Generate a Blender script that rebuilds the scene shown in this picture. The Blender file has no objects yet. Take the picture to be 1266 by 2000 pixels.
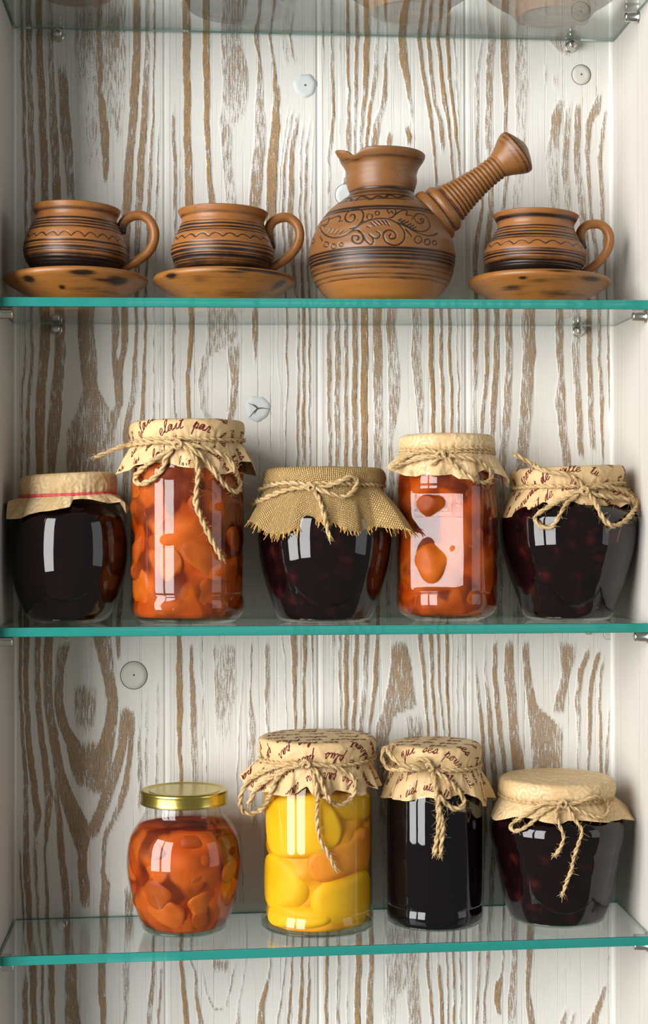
import bpy, math, random
import numpy as np
from mathutils import Matrix, Vector
from mathutils.bvhtree import BVHTree

# ------------------------------------------------------------------ camera
scene = bpy.context.scene
FPX = 3049.4                                   # focal length in pixels of the 1266x2000 frame
CAM = np.array([0.0, -1.11092, 0.0])
YAW, PITCH, ROLL = 0.0772, 0.00597, -0.00189
_f = np.array([math.sin(YAW)*math.cos(PITCH), math.cos(YAW)*math.cos(PITCH), math.sin(PITCH)])
_r0 = np.array([math.cos(YAW), -math.sin(YAW), 0.0])
_u0 = np.cross(_r0, _f)
CR = math.cos(ROLL)*_r0 + math.sin(ROLL)*_u0
CU = -math.sin(ROLL)*_r0 + math.cos(ROLL)*_u0
CF = _f
cam_data = bpy.data.cameras.new('camera')
cam_data.lens = FPX/2000*36
cam_data.sensor_width = 36
cam_data.sensor_fit = 'AUTO'
cam = bpy.data.objects.new('camera', cam_data)
scene.collection.objects.link(cam)
M = Matrix(((CR[0], CU[0], -CF[0], CAM[0]), (CR[1], CU[1], -CF[1], CAM[1]), (CR[2], CU[2], -CF[2], CAM[2]), (0, 0, 0, 1)))
cam.matrix_world = M
scene.camera = cam
cam_data.clip_start = 0.05

# ------------------------------------------------------------------ light
vs = scene.view_settings
vs.view_transform = 'Standard'
vs.look = 'None'
vs.exposure = -0.43
vs.gamma = 1.0
vs.use_curve_mapping = False
scene.cycles.max_bounces = 16
scene.cycles.transparent_max_bounces = 40
scene.cycles.transmission_bounces = 12

world = bpy.data.worlds.new('room_light')
scene.world = world
world.use_nodes = True
world.node_tree.nodes['Background'].inputs[0].default_value = (1.0, 0.98, 0.91, 1)
world.node_tree.nodes['Background'].inputs[1].default_value = 0.27

def area(name, loc, target, sx, sy, power, color):
    d = bpy.data.lights.new(name, 'AREA')
    d.shape = 'RECTANGLE'; d.size = sx; d.size_y = sy
    d.energy = power; d.color = color
    o = bpy.data.objects.new(name, d)
    scene.collection.objects.link(o)
    o.location = loc
    o.rotation_euler = (Vector(target)-Vector(loc)).to_track_quat('-Z', 'Y').to_euler()
    return o
# the room's tall glazed door, left in front of the shelves: two leaves with a post between
area('window_light', (-1.66, -0.98, 0.25), (0.05, 0.05, 0.0), 0.66, 1.9, 62, (1.0, 0.995, 0.985))
area('window_light', (-1.16, -1.56, 0.25), (0.05, 0.05, 0.0), 0.66, 1.9, 62, (1.0, 0.995, 0.985))
# a farther, dimmer window on the right
area('far_window_light', (2.1, -1.1, 0.2), (0.1, 0.05, 0.0), 0.9, 1.6, 9, (0.92, 0.96, 1.0))

# ------------------------------------------------------------------ helpers
def ray(px, py):
    return CR*((px-633)/FPX) - CU*((py-1000)/FPX) + CF
def P(px, py, Y):
    d = ray(px, py)
    return CAM + d*((Y-CAM[1])/d[1])
def proj(p):
    q = np.asarray(p, float) - CAM
    z = q @ CF
    return 633 + FPX*(q @ CR)/z, 1000 - FPX*(q @ CU)/z

def link(o, parent=None):
    scene.collection.objects.link(o)
    if parent is not None:
        o.parent = parent
    return o
def tag(o, label=None, cat=None, group=None, kind=None):
    if label: o['label'] = label
    if cat: o['category'] = cat
    if group: o['group'] = group
    if kind: o['kind'] = kind
    return o
def empty(name, loc, label, cat, group=None):
    o = bpy.data.objects.new(name, None)
    o.empty_display_size = 0.01
    o.location = loc
    link(o)
    return tag(o, label, cat, group)

def mesh(name, V, F, mat, parent=None, smooth=True, uv=None, attrs=None, origin=None):
    """V (n,3) world points, F list/array of faces; stored relative to the parent's / own origin"""
    V = np.asarray(V, float)
    if parent is not None:
        org = np.array(parent_origin(parent))
    else:
        org = np.array(origin if origin is not None else (0, 0, 0), float)
    me = bpy.data.meshes.new(name)
    L = (V-org)
    if isinstance(F, np.ndarray) and F.ndim == 2:
        k = F.shape[1]
        me.vertices.add(len(L)); me.vertices.foreach_set('co', L.astype(np.float32).ravel())
        me.loops.add(F.size); me.loops.foreach_set('vertex_index', F.astype(np.int32).ravel())
        me.polygons.add(len(F))
        me.polygons.foreach_set('loop_start', np.arange(0, F.size, k, dtype=np.int32))
        me.polygons.foreach_set('loop_total', np.full(len(F), k, dtype=np.int32))
        me.update(calc_edges=True)
    else:
        me.from_pydata([tuple(v) for v in L], [], [tuple(int(i) for i in f) for f in F])
    if smooth:
        me.polygons.foreach_set('use_smooth', np.ones(len(me.polygons), dtype=bool))
    if uv is not None:
        lay = me.uv_layers.new(name='sheet')
        idx = np.empty(len(me.loops), dtype=np.int32); me.loops.foreach_get('vertex_index', idx)
        lay.data.foreach_set('uv', np.asarray(uv, np.float32)[idx].ravel())
    for k, a in (attrs or {}).items():
        at = me.attributes.new(k, 'FLOAT', 'POINT')
        at.data.foreach_set('value', np.asarray(a, np.float32))
    me.validate(); me.update()
    if mat is not None:
        me.materials.append(mat)
    o = bpy.data.objects.new(name, me)
    link(o, parent)
    if parent is None:
        o.location = org
    return o
def parent_origin(p):
    v = np.array(p.location, float)
    while p.parent is not None:
        p = p.parent
        v = v + np.array(p.location, float)
    return v

def grid_faces(n, m, wrap=False):
    """n rows x m cols"""
    i = np.arange(n-1)[:, None]; j = np.arange(m if wrap else m-1)[None, :]
    j2 = (j+1) % m
    return np.stack([i*m+j+0*i, i*m+j2+0*i, (i+1)*m+j2, (i+1)*m+j+0*i], -1).reshape(-1, 4)

def smooth_curve(pts, per=8, closed=False):
    """Catmull-Rom through points"""
    p = np.asarray(pts, float)
    n = len(p)
    if n < 3 and not closed:
        t = np.linspace(0, 1, per+1)[:, None]
        return p[0]*(1-t)+p[-1]*t
    out = []
    segs = n if closed else n-1
    for i in range(segs):
        p1, p2 = p[i], p[(i+1) % n]
        p0 = p[i-1] if (i > 0 or closed) else 2*p1-p2
        p3 = p[(i+2) % n] if (i+2 < n or closed) else 2*p2-p1
        t = np.linspace(0, 1, per, endpoint=False)[:, None]
        out.append(0.5*((2*p1)+(-p0+p2)*t+(2*p0-5*p1+4*p2-p3)*t*t+(-p0+3*p1-3*p2+p3)*t**3))
    if not closed:
        out.append(p[-1:])
    return np.concatenate(out)
def resample(path, step):
    d = np.r_[0, np.cumsum(np.linalg.norm(np.diff(path, axis=0), axis=1))]
    n = max(3, int(d[-1]/step)+1)
    t = np.linspace(0, d[-1], n)
    return np.stack([np.interp(t, d, path[:, k]) for k in range(path.shape[1])], 1)

def frames(path):
    T = np.gradient(path, axis=0)
    T /= np.linalg.norm(T, axis=1)[:, None]+1e-12
    up = np.array([0, 1.0, 0]) if abs(T[0][1]) < .9 else np.array([1.0, 0, 0])
    n = np.cross(T[0], up); n /= np.linalg.norm(n)
    Ns = [n]
    for i in range(1, len(T)):
        n = n - T[i]*(n @ T[i]); n /= np.linalg.norm(n)+1e-12
        Ns.append(n)
    Ns = np.array(Ns)
    return T, Ns, np.cross(T, Ns)
class Buf:
    def __init__(s): s.V = []; s.F = []; s.n = 0; s.A = []
    def add(s, V, F, a=None):
        s.V.append(V); s.F.append(np.asarray(F)+s.n); s.n += len(V)
        s.A.append(np.zeros(len(V)) if a is None else a)
    def get(s): return np.concatenate(s.V), np.concatenate(s.F)
def tube(buf, path, rad, sides=8, squash=None, cap=True):
    T, N, B = frames(path)
    rad = np.broadcast_to(np.asarray(rad, float), (len(path),))
    a = np.linspace(0, 2*math.pi, sides, endpoint=False)
    V = path[:, None, :] + rad[:, None, None]*(np.cos(a)[None, :, None]*N[:, None, :] + np.sin(a)[None, :, None]*B[:, None, :])
    V = V.reshape(-1, 3)
    F = grid_faces(len(path), sides, True)
    if cap:
        c0, c1 = len(V), len(V)+1
        V = np.concatenate([V, path[:1]-T[:1]*rad[0]*.4, path[-1:]+T[-1:]*rad[-1]*.4])
        j = np.arange(sides); j2 = (j+1) % sides; o = (len(path)-1)*sides
        F = np.concatenate([F, np.stack([j2, j, j*0+c0, j*0+c0], 1), np.stack([o+j, o+j2, j*0+c1, j*0+c1], 1)])
    buf.add(V, F)
def clean(F):
    """quads whose last two corners coincide become triangles"""
    return [tuple(f[:3]) if f[2] == f[3] else tuple(f) for f in F]

def rprof(ax, Y, pts):
    """silhouette (half width px, row px) -> (radius, height) in metres on the axis through column ax at depth Y"""
    out = []
    for hw, py in pts:
        a, b = P(ax-hw, py, Y), P(ax+hw, py, Y)
        out.append(((b[0]-a[0])/2, (a[2]+b[2])/2))
    return out
def lathe_pts(prof, seg):
    """prof (n,2) r,z -> (n*seg,3) around the origin axis"""
    prof = np.asarray(prof)
    a = np.linspace(0, 2*math.pi, seg, endpoint=False)
    V = np.empty((len(prof), seg, 3))
    V[..., 0] = prof[:, None, 0]*np.sin(a); V[..., 1] = -prof[:, None, 0]*np.cos(a); V[..., 2] = prof[:, None, 1]
    return V
def lathe(name, prof, c, mat, parent=None, seg=96, cap0=True, cap1=False, attrs=None):
    V = lathe_pts(prof, seg).reshape(-1, 3)+np.array([c[0], c[1], 0])
    F = [tuple(f) for f in grid_faces(len(prof), seg, True)]
    n = len(prof)
    if cap0: F.append(tuple(range(seg))[::-1])
    if cap1: F.append(tuple((n-1)*seg+i for i in range(seg)))
    return mesh(name, V, F, mat, parent, attrs=attrs, origin=(c[0], c[1], prof[0][1]))

# ------------------------------------------------------------------ materials
class NT:
    def __init__(s, name):
        s.m = bpy.data.materials.new(name); s.m.use_nodes = True
        s.t = s.m.node_tree; s.t.nodes.clear()
        s.out = s.t.nodes.new('ShaderNodeOutputMaterial')
    def n(s, kind, ins=None, **kw):
        nd = s.t.nodes.new('ShaderNode'+kind)
        for k, v in kw.items(): setattr(nd, k, v)
        for k, v in (ins or {}).items(): s.put(nd.inputs[k], v)
        return nd
    def put(s, sock, v):
        if isinstance(v, bpy.types.NodeSocket): s.t.links.new(v, sock)
        elif isinstance(v, bpy.types.Node): s.t.links.new(v.outputs[0], sock)
        else:
            if isinstance(v, tuple) and len(v) == 3 and sock.type == 'RGBA': v = (*v, 1)
            sock.default_value = v
    def math(s, op, a, b=0.0, c=None, clamp=False):
        nd = s.n('Math', {0: a, 1: b}, operation=op, use_clamp=clamp)
        if c is not None: s.put(nd.inputs[2], c)
        return nd.outputs[0]
    def mix(s, f, a, b, mode='MIX'):
        nd = s.t.nodes.new('ShaderNodeMix'); nd.data_type = 'RGBA'; nd.blend_type = mode
        s.put(nd.inputs[0], f); s.put(nd.inputs[6], a); s.put(nd.inputs[7], b)
        return nd.outputs[2]
    def ramp(s, f, stops, interp='LINEAR'):
        nd = s.n('ValToRGB', {0: f}); cr = nd.color_ramp; cr.interpolation = interp
        while len(cr.elements) < len(stops): cr.elements.new(0.5)
        for e, (p, c) in zip(cr.elements, stops): e.position = p; e.color = (*c, 1) if len(c) == 3 else c
        return nd.outputs[0]
    def noise(s, vec, scale=1.0, detail=2.0, rough=.5, dist=0.0):
        return s.n('TexNoise', {'Vector': vec, 'Scale': scale, 'Detail': detail, 'Roughness': rough, 'Distortion': dist}).outputs[0]
    def mapping(s, vec, scale=(1, 1, 1), rot=(0, 0, 0), loc=(0, 0, 0)):
        return s.n('Mapping', {'Vector': vec, 'Scale': scale, 'Rotation': rot, 'Location': loc}).outputs[0]
    def coord(s, which='Object'): return s.n('TexCoord').outputs[which]
    def attr(s, name): return s.n('Attribute', attribute_name=name).outputs['Fac']
    def bump(s, h, strength=.5, dist=.001, normal=None):
        nd = s.n('Bump', {'Height': h, 'Strength': strength, 'Distance': dist})
        if normal is not None: s.put(nd.inputs['Normal'], normal)
        return nd.outputs[0]
    def bsdf(s, color, rough=.5, metal=0.0, spec=.5, normal=None, **ex):
        nd = s.n('BsdfPrincipled', {'Base Color': color, 'Roughness': rough, 'Metallic': metal, 'Specular IOR Level': spec})
        if normal is not None: s.put(nd.inputs['Normal'], normal)
        for k, v in ex.items(): s.put(nd.inputs[k.replace('_', ' ')], v)
        return nd.outputs[0]
    def done(s, surf=None, vol=None):
        if surf is not None: s.t.links.new(surf, s.out.inputs[0])
        if vol is not None: s.t.links.new(vol, s.out.inputs[1])
        return s.m
def srgb(r, g, b):
    f = lambda c: c/12.92 if c <= .04045 else ((c+.055)/1.055)**2.4
    return (f(r/255), f(g/255), f(b/255))

def mat_backwall():
    t = NT('whitewashed_brushed_pine')
    co = t.coord()
    g = t.attr('grain')
    gold = t.attr('golden')
    h1 = t.noise(t.mapping(co, (1050, 1, 95), (0, .24, 0)), 1, 3, .6)
    h2 = t.noise(t.mapping(co, (2600, 1, 900), (0, .5, 0)), 1, 2, .6)
    h3 = t.noise(t.mapping(co, (90, 1, 14)), 1, 3, .5)
    h4 = t.noise(t.mapping(co, (1900, 1, 60), (0, .05, 0)), 1, 3, .65)
    s = t.math('ADD', t.math('MULTIPLY', t.math('SUBTRACT', h1, .5), 2.7), t.math('MULTIPLY', t.math('SUBTRACT', h2, .5), 1.6))
    s = t.math('ADD', s, t.math('MULTIPLY', t.math('SUBTRACT', h3, .5), 1.0))
    s = t.math('ADD', s, t.math('MULTIPLY', t.math('SUBTRACT', h4, .5), .5))
    fl = t.n('MapRange', {'Value': t.noise(t.mapping(co, (430, 1, 4.5)), 1, 3, .55), 'From Min': .56, 'From Max': .74}).outputs[0]
    g = t.math('MAXIMUM', g, t.math('MULTIPLY', fl, .48))
    gg = t.math('MULTIPLY_ADD', g, .90, .06)
    x = t.math('ADD', gg, t.math('MULTIPLY', s, t.math('ADD', t.math('MULTIPLY', g, .85), .22)))
    mask = t.n('MapRange', {'Value': x, 'From Min': .40, 'From Max': .82}, interpolation_type='SMOOTHSTEP').outputs[0]
    paint = t.mix(t.noise(t.mapping(co, (30, 1, 12)), 1, 4, .6), srgb(212, 209, 201), srgb(228, 226, 220))
    paint = t.mix(t.math('MULTIPLY', t.math('GREATER_THAN', h4, .62), .12), paint, srgb(150, 125, 90))
    brown = t.mix(gold, srgb(170, 139, 104), srgb(180, 136, 74))
    dark = t.n('MapRange', {'Value': h1, 'From Min': .35, 'From Max': .62}).outputs[0]
    brown = t.mix(dark, t.mix(.7, brown, srgb(78, 54, 28)), brown)
    col = t.mix(t.math('MULTIPLY', mask, .93), paint, brown)
    hgt = t.math('SUBTRACT', t.math('MULTIPLY', mask, -.6), t.math('MULTIPLY', g, .9))
    hgt = t.math('ADD', hgt, t.math('MULTIPLY', h4, .12))
    return t.done(t.bsdf(col, .62, spec=.25, normal=t.bump(hgt, .75, .0011)))
def mat_sidewood(seed):
    t = NT('pale_pine_panel')
    co = t.mapping(t.coord(), (1, 1, 1), (0, 0, 0), (0, seed, seed*2))
    w = t.noise(t.mapping(co, (1, 9, 1.6)), 1, 2, .5)
    v = t.n('SeparateXYZ', {0: co})
    x = t.math('ADD', v.outputs[1], t.math('MULTIPLY', w, .05))
    cb = t.n('CombineXYZ', {0: t.math('MULTIPLY', x, 160), 1: 0.0, 2: 0.0})
    st = t.noise(cb, 1, 4, .65)
    n = t.noise(t.mapping(co, (1, 1400, 30)), 1, 3, .6)
    f = t.n('MapRange', {'Value': st, 'From Min': .52, 'From Max': .75}).outputs[0]
    f = t.math('MULTIPLY', f, t.math('MULTIPLY_ADD', n, .9, .15))
    col = t.mix(f, srgb(202, 197, 189), srgb(174, 146, 116))
    return t.done(t.bsdf(col, .6, spec=.25, normal=t.bump(t.math('MULTIPLY_ADD', f, -1, n), .25, .0005)))
def mat_plain(name, col, rough=.5, metal=0.0, spec=.5, **ex):
    t = NT(name)
    return t.done(t.bsdf(col, rough, metal, spec, **ex))
def mat_plug(c1, c2):
    t = NT('wood_plug_paint')
    n = t.noise(t.coord(), 700, 3, .6)
    return t.done(t.bsdf(t.mix(n, c1, c2), .65, spec=.2, normal=t.bump(n, .3, .0004)))
def mat_shelf_glass(edge=False):
    t = NT('green_pane_rim' if edge else 'green_edged_glass')
    b = t.n('BsdfGlass', {'Color': (1, 1, 1), 'Roughness': 0.0, 'IOR': 1.5}).outputs[0]
    if edge:                                                        # the ground and polished rim of the pane scatters light
        d = t.n('MixShader', {0: .35, 1: t.n('BsdfDiffuse', {'Color': srgb(62, 196, 184)}).outputs[0], 2: t.n('BsdfTranslucent', {'Color': srgb(80, 208, 196)}).outputs[0]}).outputs[0]
        b = t.n('MixShader', {0: .50, 1: b, 2: d}).outputs[0]
    v = t.n('VolumeAbsorption', {'Color': (0.0, .93, .88), 'Density': 6.0}).outputs[0]
    return t.done(b, v)
def mat_jar_glass(name='clear_jar_glass', tint=(.965, .98, .97)):
    t = NT(name)
    bk = t.n('NewGeometry').outputs['Backfacing']                  # a thin wall reflects alike from both of its sides
    fr = t.n('Fresnel', {'IOR': t.math('MULTIPLY_ADD', bk, 1/1.5-1.5, 1.5)}).outputs[0]
    gl = t.n('BsdfGlossy', {'Color': (1, 1, 1), 'Roughness': .015}).outputs[0]
    tr = t.n('BsdfTransparent', {'Color': tint}).outputs[0]
    return t.done(t.n('MixShader', {0: fr, 1: tr, 2: gl}).outputs[0])
def mat_jelly(name, color, density, tint=(1, 1, 1)):
    t = NT(name)
    tr = t.n('BsdfTransparent', {'Color': tint}).outputs[0]
    return t.done(tr, t.n('VolumeAbsorption', {'Color': color, 'Density': density}).outputs[0])
def mat_dark_jam(name, base, red, amount):
    t = NT(name)
    co = t.coord()
    n = t.noise(co, 95, 2, .5)
    v = t.n('TexVoronoi', {'Vector': co, 'Scale': 75.0}).outputs[0]
    f = t.math('MULTIPLY', t.math('SUBTRACT', 1.0, t.math('MULTIPLY', v, 1.9), clamp=True), t.n('MapRange', {'Value': n, 'From Min': .42, 'From Max': .7}).outputs[0])
    col = t.mix(t.math('MULTIPLY', f, amount), base, red)
    return t.done(t.bsdf(col, .6, spec=0.0))
def mat_fruit(name, c1, c2, scale=60, sss=0.0):
    t = NT(name)
    co = t.coord()
    n = t.noise(co, scale, 3, .55)
    st = t.noise(t.mapping(co, (500, 500, 60), (.5, .4, 0)), 1, 3, .6)
    col = t.mix(t.n('MapRange', {'Value': n, 'From Min': .3, 'From Max': .7}).outputs[0], c1, c2)
    b = t.bsdf(col, .45, spec=.2, normal=t.bump(st, .15, .0005))
    if sss:
        tl = t.n('BsdfTranslucent', {'Color': c2}).outputs[0]
        b = t.n('MixShader', {0: sss, 1: b, 2: tl}).outputs[0]
    return t.done(b)
def mat_pulp(name, c1, c2):
    t = NT(name)
    co = t.coord()
    wob = t.n('TexNoise', {'Vector': co, 'Scale': 60.0, 'Detail': 1.0}).outputs[1]
    c = t.n('VectorMath', {0: co, 1: t.n('VectorMath', {0: wob, 'Scale': .012}, operation='SCALE').outputs[0]}, operation='ADD').outputs[0]
    v = t.n('TexVoronoi', {'Vector': t.mapping(c, (1, 1, .6), (.3, .5, 0)), 'Scale': 62.0, 'Smoothness': .35}, feature='SMOOTH_F1')
    r = t.n('SeparateColor', {0: v.outputs['Color']}).outputs[0]
    n = t.noise(co, 60, 3, .55)
    f = t.n('MapRange', {'Value': t.math('ADD', t.math('MULTIPLY', r, .75), t.math('MULTIPLY', n, .6)), 'From Min': .35, 'From Max': 1.0}).outputs[0]
    return t.done(t.bsdf(t.mix(f, c1, c2), .5, spec=.1))
def mat_clay(name, light, mid, dark):
    t = NT(name)
    co = t.coord()
    d = t.attr('patina'); gl = t.attr('glow')
    n = t.noise(co, 55, 4, .6)
    st = t.noise(t.mapping(co, (30, 30, 900)), 1, 3, .6)
    sp = t.noise(co, 420, 2, .5)
    col = t.mix(n, mid, light)
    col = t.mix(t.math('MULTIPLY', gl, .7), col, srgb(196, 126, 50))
    x = t.math('ADD', d, t.math('MULTIPLY', t.math('SUBTRACT', st, .42), .8))
    x = t.math('ADD', x, t.math('MULTIPLY', t.math('SUBTRACT', n, .48), .8))
    m = t.n('MapRange', {'Value': x, 'From Min': .1, 'From Max': .8}, interpolation_type='SMOOTHSTEP').outputs[0]
    col = t.mix(m, col, dark)
    spot = t.n('MapRange', {'Value': sp, 'From Min': .72, 'From Max': .76}).outputs[0]
    col = t.mix(t.math('MULTIPLY', spot, .75), col, srgb(45, 25, 15))
    rgh = t.math('MULTIPLY_ADD', n, .2, .30)
    return t.done(t.bsdf(col, rgh, spec=.5, normal=t.bump(t.math('ADD', st, t.math('MULTIPLY', spot, -1.5)), .18, .0004)))
def mat_paper(name, swirl):
    t = NT(name)
    uv = t.n('UVMap', uv_map='sheet').outputs[0]
    n = t.noise(uv, 38, 4, .6)
    c = t.mix(n, srgb(198, 164, 114), srgb(212, 183, 136))
    if swirl:
        w = t.noise(uv, 30, 2, .5)
        vv = t.n('VectorMath', {0: uv, 1: t.n('TexNoise', {'Vector': uv, 'Scale': 40.0, 'Detail': 1.0}).outputs[1]}, operation='ADD')
        vv.inputs[1].default_value = (0, 0, 0)
        wob = t.n('TexNoise', {'Vector': uv, 'Scale': 55.0, 'Detail': 1.0}).outputs[1]
        wob = t.n('VectorMath', {0: wob, 'Scale': .011}, operation='SCALE').outputs[0]
        uv2 = t.n('VectorMath', {0: uv, 1: wob}, operation='ADD').outputs[0]
        v = t.n('TexVoronoi', {'Vector': uv2, 'Scale': 68.0}, voronoi_dimensions='2D').outputs[0]
        s = t.math('SINE', t.math('MULTIPLY', v, 26))
        m = t.n('MapRange', {'Value': s, 'From Min': .1, 'From Max': .6}).outputs[0]
        m = t.math('MULTIPLY', m, t.n('MapRange', {'Value': w, 'From Min': .35, 'From Max': .5}).outputs[0])
        c = t.mix(t.math('MULTIPLY', m, .5), c, srgb(228, 210, 176))
    cr = t.n('TexVoronoi', {'Vector': uv, 'Scale': 70.0}, feature='DISTANCE_TO_EDGE', voronoi_dimensions='2D').outputs[0]
    cr = t.n('MapRange', {'Value': cr, 'From Min': 0.0, 'From Max': .22}, interpolation_type='SMOOTHSTEP').outputs[0]
    b = t.noise(uv, 85, 3, .55)
    h = t.math('ADD', t.math('MULTIPLY', cr, .5), t.math('MULTIPLY', b, 1.6))
    return t.done(t.bsdf(c, .55, spec=.3, normal=t.bump(h, .5, .0012)))
def mat_burlap():
    t = NT('burlap_weave')
    uv = t.n('UVMap', uv_map='sheet').outputs[0]
    wob = t.n('TexNoise', {'Vector': uv, 'Scale': 220.0, 'Detail': 3.0}).outputs[1]
    wob = t.n('VectorMath', {0: wob, 'Scale': .0022}, operation='SCALE').outputs[0]
    uv = t.n('VectorMath', {0: uv, 1: wob}, operation='ADD').outputs[0]
    s = t.n('SeparateXYZ', {0: uv})
    K = 2*math.pi/.00155
    sx = t.math('SINE', t.math('MULTIPLY', s.outputs[0], K)); sy = t.math('SINE', t.math('MULTIPLY', s.outputs[1], K))
    hx = t.math('SINE', t.math('MULTIPLY', s.outputs[0], K/2)); hy = t.math('SINE', t.math('MULTIPLY', s.outputs[1], K/2))
    sg = t.math('SIGN', t.math('MULTIPLY', hx, hy))
    over = t.math('MULTIPLY_ADD', sg, .5, .5)
    ax = t.math('ABSOLUTE', hx); ay = t.math('ABSOLUTE', hy)
    h = t.n('Mix', {0: over, 2: t.math('POWER', ax, .6), 3: t.math('POWER', ay, .6)}).outputs[0]
    h2 = t.math('MULTIPLY', h, t.math('MINIMUM', t.math('ADD', ax, .25), t.math('ADD', ay, .25)))
    n = t.noise(uv, 260, 3, .7)
    c = t.mix(t.n('MapRange', {'Value': h2, 'From Min': .05, 'From Max': .45}).outputs[0], srgb(128, 96, 52), t.mix(n, srgb(198, 158, 98), srgb(226, 194, 136)))
    return t.done(t.bsdf(c, .8, spec=.1, normal=t.bump(t.math('ADD', h2, t.math('MULTIPLY', n, .3)), .9, .0011)))
def mat_twine():
    t = NT('jute_twine_fibre')
    co = t.coord()
    n = t.noise(co, 260, 4, .7); n2 = t.noise(co, 2200, 2, .6)
    c = t.mix(t.n('MapRange', {'Value': n, 'From Min': .3, 'From Max': .7}).outputs[0], srgb(178, 143, 94), srgb(222, 196, 150))
    c = t.mix(t.math('MULTIPLY', n2, .3), c, srgb(120, 92, 56))
    return t.done(t.bsdf(c, .75, spec=.15, normal=t.bump(n2, .5, .0005)))
# ------------------------------------------------------------------ the cabinet (setting)
XL, XR, YW, DEP, TH = -0.14387, 0.32393, 0.105, 0.10, 0.0068
SHZ = [0.38578, 0.15897, -0.07468, -0.30301]
SLX = [0.0003, 0.0040, -0.0002, 0.0086]
SLY = [-0.0060, 0.0018, -0.0090, 0.0150]
def shelf_z(i, x, y): return SHZ[i]+SLX[i]*x+SLY[i]*(y-DEP/2)

M_wall = mat_backwall()
M_left = mat_sidewood(0.31); M_right = mat_sidewood(0.77)
M_trim = mat_plain('white_paint_trim', srgb(232, 232, 226), .45, spec=.4)
M_glass = mat_shelf_glass(); M_rim = mat_shelf_glass(True)
M_metal = mat_plain('nickel_pin', (.62, .6, .56), .25, 1.0)
M_gap = mat_plain('dark_gap', (.012, .011, .01), .9)

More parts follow.
